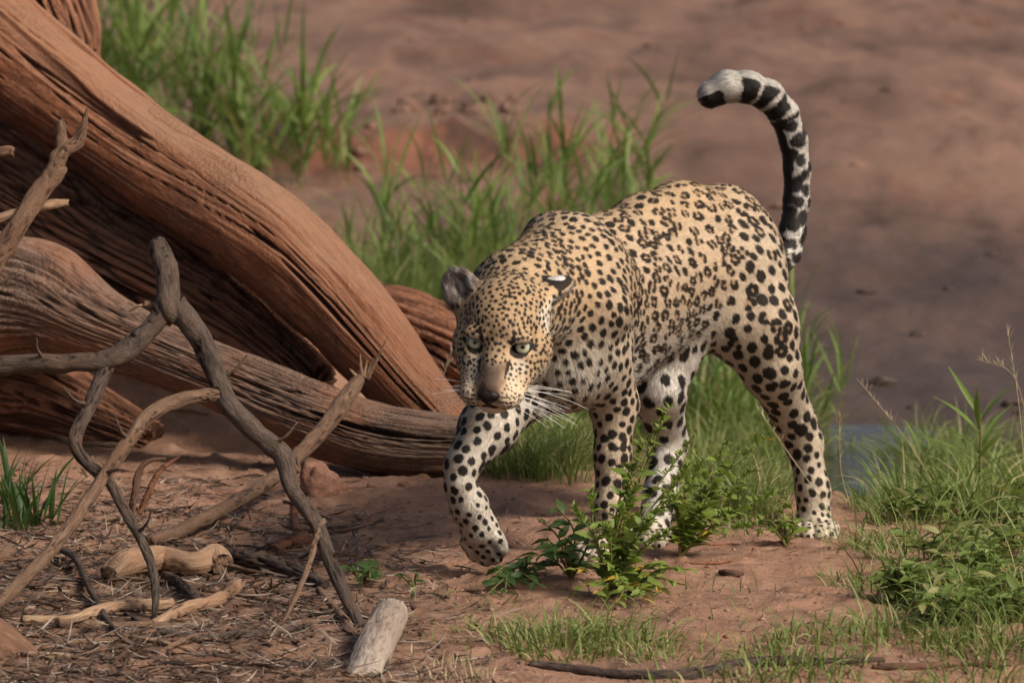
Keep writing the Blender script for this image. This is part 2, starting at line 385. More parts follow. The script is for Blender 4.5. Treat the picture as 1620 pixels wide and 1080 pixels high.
# pale underside
under = sstep(-0.05, -0.75, LN[:, 2]) * WHT
BASE = BASE + (np.array(WHITE) - BASE) * under[:, None]
low = sstep(0.50, 0.34, LV[:, 2] + 0.02 * noise(LV * 18, 29)) * rw('chest', 'flank', 'belly', 'shoulder')
BASE = BASE + (np.array(WHITE) - BASE) * (0.8 * low)[:, None]
# inner sides of the limbs are pale
inner = sstep(-0.1, 0.7, LN @ BL) * rw('forelegR', 'hindR', 'pawR') 
BASE = BASE + (np.array(WHITE) - BASE) * (0.55 * inner)[:, None]
BASE *= (1 + 0.10 * fbm(LV * 60, 3, 5))[:, None]
# head markings, in head coordinates
HLc = (LV - HO) @ HA.T; hx, hy, hz = HLc.T; ahx = np.abs(hx)
hw = rw('head', 'cheek', 'muzzle')
def paint(mask, col, amt=1.0):
    global BASE
    m = np.clip(mask * amt * sstep(0.2, 0.6, hw), 0, 1)[:, None]; BASE = BASE + (np.array(col) - BASE) * m
front = sstep(-0.03, 0.0, hy)
bridge = sstep(0.038, 0.014, ahx + 0.006 * noise(HLc * 90, 17)) * sstep(0.004, -0.016, hz) * front
paint(bridge, (0.195, 0.115, 0.068)); paint(sstep(0.024, 0.008, ahx) * bridge, (0.080, 0.058, 0.045), 0.85); paint(sstep(0.03, 0.008, ahx) * sstep(-0.004, 0.012, hz) * sstep(0.06, 0.03, hz) * sstep(-0.06, -0.03, hy), (0.26, 0.18, 0.11), 0.5); paint(sstep(0.058, 0.07, hx) * sstep(-0.01, 0.01, hz) * sstep(0.055, 0.04, hz) * sstep(-0.03, -0.06, hy), (0.76, 0.68, 0.56), 0.8)
paint(sstep(0.006, -0.006, np.abs(np.hypot((ahx - 0.026) * 1.2, (hz + 0.002)) - 0.004)) * front, (0.60, 0.50, 0.38), 0.6)
paint(sstep(0.017, 0.007, np.hypot((ahx - 0.044) * 0.75, hz + 0.022)) * front, (0.58, 0.49, 0.38), 0.7)      # pale under the eye
paint(sstep(0.013, 0.006, np.hypot((ahx - 0.040) * 0.7, hz - 0.021)) * front, (0.66, 0.56, 0.44), 0.6)        # pale brow
paint(sstep(-0.066, -0.084, hz) * sstep(0.0, 0.03, hy), (0.76, 0.70, 0.61), 0.9)                               # lips and chin
paint(sstep(0.03, 0.05, ahx) * sstep(-0.055, -0.085, hz), (0.76, 0.70, 0.62), 0.8)                             # throat sides
paint(sstep(0.020, 0.030, ahx) * sstep(-0.03, -0.05, hz) * sstep(0.02, 0.05, hy), (0.58, 0.42, 0.25), 0.5); paint(sstep(-0.062, -0.070, hz) * sstep(0.05, 0.07, hy), (0.66, 0.56, 0.44), 0.75)     # pads
DARK = np.zeros(len(LV))
def dark(m, g=None): 
    global DARK
    DARK = np.maximum(DARK, np.clip(m, 0, 1) * (sstep(0.2, 0.6, hw) if g is None else g))
eyd = np.hypot((ahx - 0.0445) / 1.30, hz - 0.0034)
dark(sstep(0.0160, 0.0140, eyd) * sstep(-0.035, -0.02, hy))
tl = np.abs(ahx - (0.0265 + 0.02 * np.clip(-hz - 0.012, 0, 1)))                                            # tear line
dark(0.62 * sstep(0.0048, 0.0022, tl) * sstep(-0.002, -0.012, hz) * sstep(-0.034, -0.020, hz) * front)
dark(0.75 * sstep(0.006, 0.003, np.abs(ahx - 0.028 - 0.35 * (hz - 0.02))) * sstep(0.010, 0.016, hz) * sstep(0.044, 0.034, hz) * front)   # stroke over the inner eye
dark(0.9 * sstep(0.006, 0.003, np.abs(hz + 0.002 - 0.25 * (ahx - 0.06))) * sstep(0.060, 0.064, ahx) * sstep(0.080, 0.074, ahx) * front)  # outer corner
mouth = np.abs(hz + 0.0858)
dark(0.9 * sstep(0.0056, 0.0030, mouth) * sstep(0.045, 0.058, hy))
dark(0.8 * sstep(0.0025, 0.0012, ahx) * sstep(0.08, 0.086, hy) * sstep(-0.066, -0.07, hz))
for k_ in range(4):      # rows of fine streaks on the whisker pads
    zz = -0.055 - 0.0080 * k_ - 0.10 * (ahx - 0.02)
    dark(1.0 * sstep(0.0026, 0.0010, np.abs(hz - zz)) * sstep(0.014, 0.020, ahx) * sstep(0.062, 0.052, ahx) * sstep(0.03, 0.05, hy) * sstep(-0.5, 0.1, noise(HLc * 220, 31 + k_)))
# ears
for (c, lt, fc, up), nm, in ((EAR_R, 'earR'), (EAR_L, 'earL')):
    g = sstep(0.25, 0.5, rw(nm)); rel = LV - c; u_ = rel @ up; f_ = LN @ fc; s_ = rel @ lt
    ins = sstep(0.0, 0.4, f_)
    m = (g * ins)[:, None]; BASE = BASE + (np.array((0.20, 0.155, 0.13)) - BASE) * m
    m = (g * ins * sstep(0.0, 0.5, noise(np.stack((s_ * 260, u_ * 50, u_ * 0), 1), 8)))[:, None]; BASE = BASE + (np.array((0.66, 0.60, 0.54)) - BASE) * m * 0.8
    FUR = FUR + (0.016 - FUR) * g * ins; FLOW = np.where((g * ins > 0.3)[:, None], unit(lt * np.sign(-s_)[:, None] * 0.3 + up * 0.8 + 0 * LN), FLOW)
    bk = g * sstep(0.1, -0.3, f_)
    wsp = sstep(0.020, 0.013, np.hypot(s_ * 0.8, (u_ - 0.016) * 1.2))
    DARK = np.maximum(DARK, bk * sstep(-0.018, -0.006, u_) * (1 - wsp))
    m = (bk * wsp)[:, None]; BASE = BASE + (np.array((0.80, 0.77, 0.72)) - BASE) * m
    DARK = np.maximum(DARK, g * ins * sstep(-0.016, -0.026, u_) * 0.75)
# tail: nearest point on the centre line
tt = np.full(len(LV), -1.0); best = np.full(len(LV), 1e9); arc = np.concatenate(([0], np.cumsum(np.linalg.norm(np.diff(TP, axis=0), axis=1))))
for i in range(len(TP) - 1):
    ba = TP[i + 1] - TP[i]; h_ = np.clip((LV - TP[i]) @ ba / (ba @ ba), 0, 1); dd = np.linalg.norm(LV - TP[i] - h_[:, None] * ba, axis=1)
    m = dd < best; best[m] = dd[m]; tt[m] = (arc[i] + h_ * np.linalg.norm(ba))[m]
tg = sstep(0.4, 0.7, rw('tail')); ttn = tt / arc[-1]
tn = noise(LV * 38, 3) * 0.5 + noise(LV * 80, 4) * 0.3
side = (LN * unit(LV - P(1165, 265, 0.80))).sum(1)          # outer side of the curl
period = 0.0415
cellp = (tt / period) + 0.18 * tn
tri = np.abs((cellp % 1.0) - 0.5) * 2            # 1 on the gap, 0 mid band
cells_dark = sstep(0.86, 0.70, tri - 0.12 * (side < 0.2) - 0.0 * tn)
stagger = np.abs(((tt / period + np.where(side > 0.35, 0.5, 0)) + 0.22 * tn) % 1.0 - 0.5) * 2
low_d = sstep(0.88, 0.74, stagger) * np.where(np.abs(side - 0.42) < 0.05 + 0.10 * tn, 0.0, 1.0)
low_d = np.maximum(low_d, sstep(0.16, -0.10, side + 0.25 * tn) * 0.97)
tip = sstep(0.66, 0.72, ttn)
ring_d = sstep(0.80, 0.68, np.abs((cellp % 1.0) - 0.5) * 2) * sstep(0.85, 0.62, side + 0.2 * tn)
ring_d = ring_d * sstep(1.02, 0.985, ttn) 
tipblack = sstep(0.95, 0.98, ttn) * sstep(0.25, -0.10, LN[:, 2] - 0.25 * LN[:, 0] + 0.2 * tn)
low_d = 0.9 * sstep(-0.30, -0.65, side + 0.35 * tn)
td = np.maximum(low_d * (1 - tip) + ring_d * tip * (1 - sstep(0.90, 0.93, ttn)), tipblack)
DARK = np.maximum(DARK * (1 - tg), td * tg)
# ------------- spots: blue-noise centres over the surface
rng = np.random.default_rng(11)
SPOT = np.full(len(LV), -1.0); FILL = np.zeros(len(LV))
ok = (ttn < 0.70) & (rw('earR') < 0.4)
no_spot = np.maximum.reduce([bridge * (hw > .4), sstep(0.0215, 0.0185, eyd) * front * (hw > .4), (rw('muzzle') > .4) * sstep(0.028, 0.02, ahx + 0 * hy) * 1.0,
                             (hw > .4) * sstep(-0.074, -0.086, hz) * sstep(0.0, 0.03, hy), (rw('earL') > 0.5) * sstep(-0.012, -0.004, (LV - EAR_L[0]) @ EAR_L[3])])
ok &= no_spot < 0.5
cand = rng.permutation(np.nonzero(ok)[0])[:70000]
cell = 0.02; grid = {}; centres = []
LVl = LV.tolist(); SPCl = (SPC * (1 + 0.12 * noise(LV * 25, 77))).tolist(); STRl = (1 - 1 / STR ** 2).tolist(); FLl = FLOW.tolist()
for i in cand:
    x, y, z = LVl[i]; s = SPCl[i]; r_ = int(s * STR[i] / cell) + 1; kk = STRl[i]; fx, fy, fz = FLl[i]; a, b, c = int(x // cell), int(y // cell), int(z // cell); hit = False
    for da in range(-r_, r_ + 1):
        for db in range(-r_, r_ + 1):
            for dc in range(-r_, r_ + 1):
                for (qx, qy, qz) in grid.get((a + da, b + db, c + dc), ()):
                    dx, dy, dz = qx - x, qy - y, qz - z
                    if dx * dx + dy * dy + dz * dz - kk * (dx * fx + dy * fy + dz * fz) ** 2 < s * s: hit = True; break
                if hit: break
            if hit: break
        if hit: break
    if not hit: grid.setdefault((a, b, c), []).append((x, y, z)); centres.append(i)
print('spots', len(centres))
blobs = []; fills = []
for i in centres:
    n = LN[i]; t1 = FLOW[i]; t2 = np.cross(n, t1); c = LV[i]; R = SRD[i]
    if rng.random() < ROS[i] * 1.1 - 0.05:
        m = rng.integers(4, 6); a0 = rng.random() * 6.28; gap = rng.random() < 0.45; rr = R * rng.uniform(0.9, 1.1)
        for j in range(m):
            if gap and j == 0 and m > 3: continue
            a = a0 + 6.283 * (j + rng.uniform(-0.22, 0.22)) / m
            q = c + (t1 * math.cos(a) * (0.85 * STR[i]) + t2 * math.sin(a) * (0.95 if STR[i] < 1.3 else 0.74)) * rr
            tan = -t1 * math.sin(a) + t2 * math.cos(a)
            blobs.append((q, n, tan, R * rng.uniform(0.50, 0.66), rng.uniform(1.1, 1.5)))
        fills.append((c, n, rr * 1.1))
    else:
        R2 = R * rng.uniform(0.75, 1.15); e_ = rng.uniform(1.0, 1.28) * STR[i] ** 0.6
        ang = rng.uniform(-0.7, 0.7); ax_ = t1 * math.cos(ang) + t2 * math.sin(ang)
        blobs.append((c, n, ax_, R2, e_))
        if R > 0.006 and rng.random() < 0.25:
            a = rng.random() * 6.28; q = c + (t1 * math.cos(a) + t2 * math.sin(a)) * R2 * 0.85; blobs.append((q, n, ax_, R2 * 0.7, 1.1))
kd = KDTree(len(LV))
for i, v in enumerate(LVl): kd.insert(v, i)
kd.balance()
for (c, n, ax_, R, e_) in blobs:
    hit = kd.find_range(c, R * e_ * 1.9)
    if not hit: continue
    ii = np.array([h_[1] for h_ in hit]); ii = ii[LN[ii] @ n > 0.1]; dv = LV[ii] - c
    al = dv @ ax_; d2 = (dv * dv).sum(1) - al ** 2 + (al / e_) ** 2
    SPOT[ii] = np.maximum(SPOT[ii], 1 - np.sqrt(np.maximum(d2, 0)) / R)
for (c, n, R) in fills:
    hit = kd.find_range(c, R); ii = np.array([h_[1] for h_ in hit])
    if len(ii): FILL[ii] = np.maximum(FILL[ii], sstep(1.0, 0.6, np.linalg.norm(LV[ii] - c, axis=1) / R))
# faint dark line of small streaks between the eyes and over the brow is left to the spots
SPOT = np.where(ttn > 0.72, np.where(tg > 0.3, -1, SPOT), SPOT)
SPOT = np.maximum(SPOT, DARK * 1.3 - 0.65)
BASE = BASE + (np.array((0.42, 0.255, 0.125)) - BASE) * (FILL * 0.6)[:, None]
BLACK = np.array((0.014, 0.0105, 0.009))
soft = 0.12 + 0.22 * rw('belly', 'chest')
def coat_colour(base, spot, p, soft_):
    s = sstep(-soft_, soft_, spot + 0.10 * noise(p * 320, 55))
    return base + (BLACK - base) * (s * 0.97)[:, None]

leo = empty('leopard', tuple(P(1000, 870, 0.1) * np.array((1, 1, 0))), 'spotted leopard walking past the dead trunk, one forepaw lifted, tail curled high', 'leopard')
me = mesh_np('leopard_body', LV, LF)
VC = coat_colour(BASE, SPOT, LV, soft)
attr(me, 'coat', 'FLOAT_COLOR', np.concatenate((VC, np.ones((len(VC), 1))), 1))
m_skin, t = new_mat('leopard_coat')
a_ = N(t, 'Attribute', attribute_name='coat'); b_ = N(t, 'BsdfPrincipled', i_Roughness=0.75)
b_.inputs['Specular IOR Level'].default_value = 0.15
t.links.new(a_.outputs['Color'], b_.inputs['Base Color']); out(t, b_)
body = link('body', me, m_skin, leo)

# ---------------------------------------------------------------- fur: one strand per root, coloured by its root
def fur(count):
    tri = np.concatenate((LF[:, [0, 1, 2]], LF[:, [0, 2, 3]]))
    A, Bq, Cq = LV[tri[:, 0]], LV[tri[:, 1]], LV[tri[:, 2]]
    ar = np.linalg.norm(np.cross(Bq - A, Cq - A), axis=1)
    view = unit(CAM - A); facing = (LN[tri[:, 0]] * view).sum(1)
    fl = FUR[tri[:, 0]]
    wgt = ar * np.where(facing > -0.35, 1.0, 0.3) * np.clip(0.010 / fl, 0.5, 2.2)
    wgt *= np.where(np.hypot((np.abs(hx[tri[:, 0]]) - 0.0445) / 1.2, hz[tri[:, 0]]) < 0.0175, np.where((hw[tri[:, 0]] > .5) & (hy[tri[:, 0]] > -0.03), 0, 1), 1)
    cum = np.cumsum(wgt); pick = np.searchsorted(cum, rng.random(count) * cum[-1])
    u = rng.random((count, 2)); f_ = u.sum(1) > 1; u[f_] = 1 - u[f_]; bw = np.stack((1 - u.sum(1), u[:, 0], u[:, 1]), 1)
    T = tri[pick]
    def ip(arr): return (arr[T] * (bw[..., None] if arr.ndim == 2 else bw)).sum(1)
    root = ip(LV); n = unit(ip(LN)); fl = ip(FUR); flow = unit(ip(FLOW))
    col = coat_colour(ip(BASE), ip(SPOT), root, ip(soft))
    flow = unit(flow + 0.16 * rng.normal(size=(count, 3))); flow -= n * (flow * n).sum(1, keepdims=True)
    ln = fl * rng.uniform(0.65, 1.25, count)
    lift = np.clip(0.30 + 0.12 * rng.normal(size=count), 0.1, 0.8)[:, None] + 0.25 * ip(rw('tail', 'belly'))[:, None]
    d0 = unit(flow * (1 - lift * 0.7) + n * (lift + 0.22)); d1 = unit(flow + n * (lift * 0.35))
    p0 = root - n * 0.0010 - flow * (ln * 0.42)[:, None]; p1 = p0 + d0 * (ln * 0.5)[:, None]; p2 = p1 + d1 * (ln * 0.5)[:, None]
    pts = np.stack((p0, p1, p2), 1).astype(np.float32)
    hc = bpy.data.hair_curves.new('fur'); hc.add_curves([3] * count)
    hc.attributes['position'].data.foreach_set('vector', pts.ravel())
    r0 = (0.00034 + 0.00022 * np.clip(fl / 0.02, 0, 1))
    rr = np.stack((r0, r0 * 0.8, r0 * 0.2), 1).astype(np.float32)
    ra = hc.attributes.get('radius') or hc.attributes.new('radius', 'FLOAT', 'POINT'); ra.data.foreach_set('value', rr.ravel())
    col *= rng.uniform(0.66, 1.26, count)[:, None]
    ca = hc.attributes.new('coat', 'FLOAT_COLOR', 'CURVE'); ca.data.foreach_set('color', np.concatenate((col, np.ones((count, 1))), 1).astype(np.float32).ravel())
    na = hc.attributes.new('skin_normal', 'FLOAT_VECTOR', 'CURVE')
    na.data.foreach_set('vector', unit(n + 0.25 * d1).astype(np.float32).ravel())
    return hc
m_fur, t = new_mat('leopard_fur')
a_ = N(t, 'Attribute', attribute_name='coat'); n_ = N(t, 'Attribute', attribute_name='skin_normal')
b_ = N(t, 'BsdfPrincipled', i_Roughness=0.6); b_.inputs['Specular IOR Level'].default_value = 0.25
t.links.new(a_.outputs['Color'], b_.inputs['Base Color']); t.links.new(n_.outputs['Vector'], b_.inputs['Normal']); out(t, b_)
fo = link('fur', fur(FUR_COUNT), m_fur, leo)

# ---------------------------------------------------------------- eyes, nose, whiskers
def uv_sphere(r, nu=32, nv=20, pole=1):
    u = np.linspace(0, 2 * np.pi, nu, endpoint=False); v = np.linspace(0, np.pi, nv)
    pts = np.array([(r * math.sin(b) * math.cos(a), r * math.sin(b) * math.sin(a), r * math.cos(b)) for b in v for a in u])
    q = np.array([(i * nu + j, (i + 1) * nu + j, (i + 1) * nu + (j + 1) % nu, i * nu + (j + 1) % nu) for i in range(nv - 1) for j in range(nu)])
    return pts, q
m_eye, t = new_mat('leopard_eye')
tc = N(t, 'TexCoord'); sx = N(t, 'SeparateXYZ'); t.links.new(tc.outputs['Object'], sx.inputs[0])
rr_ = math_n(t, 'SQRT', math_n(t, 'ADD', math_n(t, 'POWER', sx.outputs[0], 2.0), math_n(t, 'POWER', sx.outputs[1], 2.0)))
nn = noise_n(t, mapping(t, tc.outputs['Object'], (1, 1, 1)), 420, 2)
rq = math_n(t, 'ADD', math_n(t, 'MULTIPLY', rr_, 1 / 0.0195), math_n(t, 'MULTIPLY', math_n(t, 'SUBTRACT', nn, 0.5), 0.05))
cr = ramp(t, rq, [(0.0, (0.004, 0.004, 0.004)), (0.19, (0.006, 0.006, 0.005)), (0.23, (0.42, 0.42, 0.26)), (0.45, (0.50, 0.54, 0.40)), (0.62, (0.36, 0.42, 0.33)), (0.70, (0.02, 0.018, 0.015)), (1.0, (0.01, 0.008, 0.008))])
b_ = N(t, 'BsdfPrincipled', i_Roughness=0.08); b_.inputs['Coat Weight'].default_value = 1.0; b_.inputs['Coat Roughness'].default_value = 0.03
t.links.new(cr.outputs[0], b_.inputs['Base Color']); out(t, b_)
es = mesh_np('eyeball', *uv_sphere(0.0195, 40, 28))
look = unit(CAM - HO)
for s in (1, -1):
    o = link('eye', es, m_eye, leo)
    c = H(s * 0.0445, -0.0052, -0.0012); zq = unit(look * 0.8 + HF * 0.2 + HL * s * 0.06); xq = unit(np.cross(Z3, zq)); yq = np.cross(zq, xq)
    o.matrix_parent_inverse = leo.matrix_basis.inverted(); o.matrix_basis = Matrix(((xq[0], yq[0], zq[0], c[0]), (xq[1], yq[1], zq[1], c[1]), (xq[2], yq[2], zq[2], c[2]), (0, 0, 0, 1)))
# nose leather: a rounded triangle with two nostrils
nv_, nq_ = uv_sphere(1.0, 40, 30)
q = nv_.copy(); top = sstep(-1.0, 0.7, q[:, 2])
q[:, 0] *= 0.005 + 0.0205 * top; q[:, 1] *= 0.0110; q[:, 2] *= 0.0160; q[:, 1] -= 5.0 * q[:, 0] ** 2
for s in (-1, 1):
    dd = np.hypot((q[:, 0] - s * 0.0085) / 0.0045, (q[:, 2] - 0.000) / 0.003); q[:, 1] -= 0.004 * np.exp(-dd ** 2) * (q[:, 1] > 0)
    q[:, 2] += 0.0012 * np.exp(-((q[:, 0] - s * 0.009) / 0.005) ** 2) * (q[:, 2] > 0)
nw = HO + (q + np.array((0, 0.1020, -0.0560))) @ HA
m_nose, t = new_mat('leopard_nose')
tc = N(t, 'TexCoord'); nz = noise_n(t, tc.outputs['Object'], 900, 3)
b_ = N(t, 'BsdfPrincipled', i_Roughness=0.5); b_.inputs['Specular IOR Level'].default_value = 0.22; cr = ramp(t, nz, [(0.3, (0.006, 0.004, 0.004)), (0.7, (0.015, 0.009, 0.009))]); t.links.new(cr.outputs[0], b_.inputs['Base Color'])
t.links.new(bump(t, nz, 0.3, 0.001), b_.inputs['Normal']); out(t, b_)
link('nose', mesh_np('nose', nw, nq_), m_nose, leo)
m_wh, t = new_mat('whisker_hair'); b_ = N(t, 'BsdfPrincipled', i_Roughness=0.4); b_.inputs['Base Color'].default_value = (0.82, 0.80, 0.76, 1); out(t, b_)
def thin_tube(pts, r0, r1, ns=5):
    pts = np.asarray(pts, float); T_ = unit(np.gradient(pts, axis=0)); a = unit(np.cross(T_, (0.31, 0.52, 0.79))); b = np.cross(T_, a)
    r = np.linspace(r0, r1, len(pts)); an = np.linspace(0, 2 * np.pi, ns, endpoint=False)
    v = (pts[:, None] + (a[:, None] * np.cos(an)[None, :, None] + b[:, None] * np.sin(an)[None, :, None]) * r[:, None, None]).reshape(-1, 3)
    f = [(i * ns + j, i * ns + (j + 1) % ns, (i + 1) * ns + (j + 1) % ns, (i + 1) * ns + j) for i in range(len(pts) - 1) for j in range(ns)]
    return v, np.array(f)
wr = random.Random(4)
for s in (-1, 1):
    for row in range(4):
        for c_ in range(4 if s > 0 else 3):
            a = H(s * (0.036 + 0.004 * c_), 0.070 - 0.011 * c_, -0.062 - 0.0075 * row)
            L_ = wr.uniform(0.075, 0.135) * (1 if s > 0 else 0.62)
            d = unit(hd((s * 1.0, 0.12 - 0.14 * c_ + wr.uniform(-.1, .1), 0.02 - 0.16 * row + wr.uniform(-.10, .08))))
            ts = np.linspace(0, 1, 8)[:, None]
            pts = a + d * L_ * ts + np.array((0, 0, -1)) * (0.22 * L_ * ts ** 2) * wr.uniform(0.5, 1.3) - hd((0, 1, 0)) * 0.1 * L_ * ts ** 2
            link('whisker', mesh_np('whisker', *thin_tube(pts, 0.00062, 0.00022)), m_wh, leo)
# ================================================================== ground, water
GR = np.random.default_rng(5)
FEET = []
for f in (FOOT_FL, FOOT_HL, FOOT_HR):
    m = np.hypot(LV[:, 0] - f[0], LV[:, 1] - f[1]) < 0.09
    FEET.append((f[0], f[1], LV[m & (LV[:, 2] < f[2] + 0.03)][:, 2].min() + 0.004))
def hgt(x, y, fine=True):
    x = np.asarray(x, float); y = np.asarray(y, float); sh = x.shape; x = x.ravel(); y = y.ravel(); z0 = np.zeros_like(x)
    p = np.stack((x, y, z0), 1)
    z = 0.018 * fbm(p * 1.3, 3, 21)
    # the bank falls to the stream, further back on the left
    edge = 1.35 + 0.9 * sstep(0.3, -0.6, x) + 0.25 * noise(p * np.array((0.9, 0.0, 0)), 9)
    fall = sstep(0.0, 1.5, y - edge)
    z = z - 0.30 * fall
    z = z - 0.09 * np.exp(-(((x - 0.86 - 0.10 * (y - 3.5)) / 0.26) ** 2 + ((y - 3.45) / 0.75) ** 2))
    rise = sstep(4.6, 14.0, y + 0.6 * noise(p * 0.35, 12))
    z = z + 0.30 * rise + 0.0022 * np.clip(y - 12, 0, None)
    far = sstep(2.5, 6.0, y)
    z = z + far * (0.050 * fbm(p * np.array((0.7, 0.35, 1)), 4, 41) + 0.030 * fbm(p * np.array((2.4, 0.9, 1)), 4, 44))
    z = z + 0.42 * np.exp(-(((x + 0.80) / 0.50) ** 2 + ((y - 2.35) / 0.42) ** 2)) * (1 + 0.25 * noise(p * 4, 33))      # bank of red soil heaped behind the roots
    # eroded steps in the far mud
    for (yy, x0, x1, hh, sd) in ((9.8, -0.8, 0.25, 0.080, 3), (12.6, -0.5, 0.1, 0.035, 4), (6.9, -1.5, -0.2, 0.06, 8)):
        wob = 0.35 * noise(p * np.array((2.2, 0.1, 0)), sd) + 0.14 * noise(p * np.array((7, 2, 0)), sd + 20)
        d = y - yy - wob
        win = sstep(x0 - 0.25, x0 + 0.1, x) * sstep(x1 + 0.25, x1 - 0.1, x)
        z = z + win * hh * (sstep(-0.06, 0.06, d) - sstep(0.1, 2.2, d)) + win * hh * (0.9 * np.exp(-(d / 0.25) ** 2) * fbm(p * np.array((5, 9, 0)), 3, sd + 5) - 0.35 * np.exp(-((d + 0.3) / 0.2) ** 2))
    # clods where the near bank breaks
    if fine:
        near = sstep(4.0, 2.0, y)
        z = z + near * (0.0085 * fbm(p * 9, 3, 51) + 0.0048 * fbm(p * 36, 3, 52))
        crust = ridged(p * np.array((5, 9, 1)), 3, 60); z = z + near * 0.010 * sstep(0.80, 0.92, crust)
        trod = fbm(p * np.array((3.0, 6.5, 0)), 2, 66); z = z - near * 0.012 * sstep(0.25, 0.5, trod)
        z = z + sstep(-0.05, -0.35, x) * near * 0.006 * fbm(p * 22, 3, 70)
        z = z + far * 0.016 * fbm(p * np.array((7, 3, 1)), 4, 54)
    # little rise before the hind foot, level under the feet
    g = G(1275, 868); z = z - 0.065 * np.clip(y - 0.05, 0, 1.3) * sstep(0.1, 0.4, x) * sstep(2.3, 1.2, y) + 0.0 * np.exp(-(((x - g[0]) / 0.28) ** 2 + ((y - g[1] - 0.10) / 0.14) ** 2))
    for fx, fy, fz in FEET:
        w_ = np.exp(-(((x - fx) ** 2 + (y - fy) ** 2) / 0.085 ** 2) ** 2); z = z + (fz - z) * w_
    return z.reshape(sh)
ys = [-4.0]
while ys[-1] < 300:
    y = ys[-1]; ys.append(y + (0.0125 if y < 2.6 and y > -2.0 else 0.035 if y < -2 else min(0.0125 + 0.011 * (y - 2.6) ** 1.05, 20)))
ys = np.array(ys)
s_ = np.linspace(-1, 1, 331); xs_far = np.array([1.12, 1.3, 1.6, 2.1, 3, 4.5, 7, 11, 18, 30]); s_ = np.concatenate((-xs_far[::-1], s_, xs_far))
XX = s_[None, :] * (1.45 * (ys[:, None] + 12.0) / 12.0); YY = np.repeat(ys[:, None], len(s_), 1)
ZZ = hgt(XX, YY)
hgt_exact = hgt
def hgt(x, y, fine=True):
    """height looked up on the ground sheet itself"""
    x = np.asarray(x, float); y = np.clip(np.asarray(y, float), ys[0], ys[-1] - 1e-3)
    r = np.clip(np.searchsorted(ys, y, 'right') - 1, 0, len(ys) - 2); fr = (y - ys[r]) / (ys[r + 1] - ys[r])
    sv = np.clip(x / (1.45 * (y + 12.0) / 12.0), s_[0], s_[-1] - 1e-6); c = np.clip(np.searchsorted(s_, sv, 'right') - 1, 0, len(s_) - 2); fc = (sv - s_[c]) / (s_[c + 1] - s_[c])
    return (ZZ[r, c] * (1 - fc) + ZZ[r, c + 1] * fc) * (1 - fr) + (ZZ[r + 1, c] * (1 - fc) + ZZ[r + 1, c + 1] * fc) * fr
def hz1(x, y): return float(hgt(np.array([x]), np.array([y]))[0])
def GG(px, py, lift=0.0):
    """ground point seen at a pixel"""
    z = 0.0
    for _ in range(6):
        g = G(px, py, z); z = float(hgt(np.array([g[0]]), np.array([g[1]]), False)[0])
    g = G(px, py, z); g[2] = hz1(g[0], g[1]) + lift
    return g
nr, nc = XX.shape; ii = np.arange(nr * nc).reshape(nr, nc)
gf = np.stack((ii[:-1, :-1], ii[:-1, 1:], ii[1:, 1:], ii[1:, :-1]), -1).reshape(-1, 4)
gme = mesh_np('ground', np.stack((XX, YY, ZZ), -1).reshape(-1, 3), gf)
p_ = np.stack((XX.ravel(), YY.ravel(), np.zeros(nr * nc)), 1)
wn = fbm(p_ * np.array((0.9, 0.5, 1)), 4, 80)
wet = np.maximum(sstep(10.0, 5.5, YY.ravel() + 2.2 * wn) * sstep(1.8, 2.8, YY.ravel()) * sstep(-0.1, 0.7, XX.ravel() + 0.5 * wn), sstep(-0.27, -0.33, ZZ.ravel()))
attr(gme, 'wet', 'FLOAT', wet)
duff = sstep(0.05, -0.55, XX.ravel() + 0.25 * fbm(p_ * 3, 3, 84)) * sstep(0.35, -0.45, YY.ravel() + 0.3 * fbm(p_ * 2.5, 3, 85)) * (0.65 + 0.5 * fbm(p_ * 14, 3, 86))
duff = np.maximum(duff, 0.8 * sstep(0.12, 0.02, np.abs(YY.ravel() + 1.18 + 0.04 * XX.ravel() + 0.05 * fbm(p_ * 5, 2, 87))) * sstep(-0.1, 0.3, XX.ravel()) * sstep(-0.3, 0.3, fbm(p_ * 4, 2, 88)))
attr(gme, 'duff', 'FLOAT', np.clip(duff, 0, 1))
wz = ZZ.ravel()
step_face = np.zeros((nr, nc)); step_face[1:-1] = np.abs(ZZ[2:] - ZZ[:-2]) / (YY[2:] - YY[:-2])
attr(gme, 'cut', 'FLOAT', (sstep(0.07, 0.30, step_face).ravel() * sstep(4, 7, YY.ravel())))
m_gr, t = new_mat('river_mud')
tc = N(t, 'TexCoord'); ob = tc.outputs['Object']; geo = N(t, 'NewGeometry')
n1 = noise_n(t, mapping(t, ob, (1, 1, 1)), 1.6, 5, 0.6, 0.4); n2 = noise_n(t, ob, 14, 6, 0.65); n3 = noise_n(t, ob, 110, 4, 0.7); n4 = noise_n(t, mapping(t, ob, (1.0, 0.32, 1)), 2.6, 8, 0.68, 0.3)
c1 = ramp(t, n2, [(0.30, (0.110, 0.055, 0.033)), (0.48, (0.255, 0.138, 0.086)), (0.70, (0.375, 0.230, 0.155))])
c2 = mixc(t, ramp(t, n1, [(0.35, 0.0), (0.65, 0.8)]).outputs[0], c1.outputs[0], (0.300, 0.172, 0.112))
c3 = mixc(t, ramp(t, n3, [(0.25, 0.75), (0.42, 0.0)]).outputs[0], c2, (0.115, 0.055, 0.037))
sy = N(t, 'SeparateXYZ'); t.links.new(ob, sy.inputs[0])
farf = math_n(t, 'MULTIPLY', math_n(t, 'SUBTRACT', sy.outputs[1], 3.0), 0.25, True)
cf = ramp(t, n4, [(0.30, (0.085, 0.050, 0.036)), (0.44, (0.175, 0.105, 0.078)), (0.56, (0.225, 0.132, 0.096)), (0.64, (0.205, 0.100, 0.066)), (0.75, (0.30, 0.195, 0.145))])
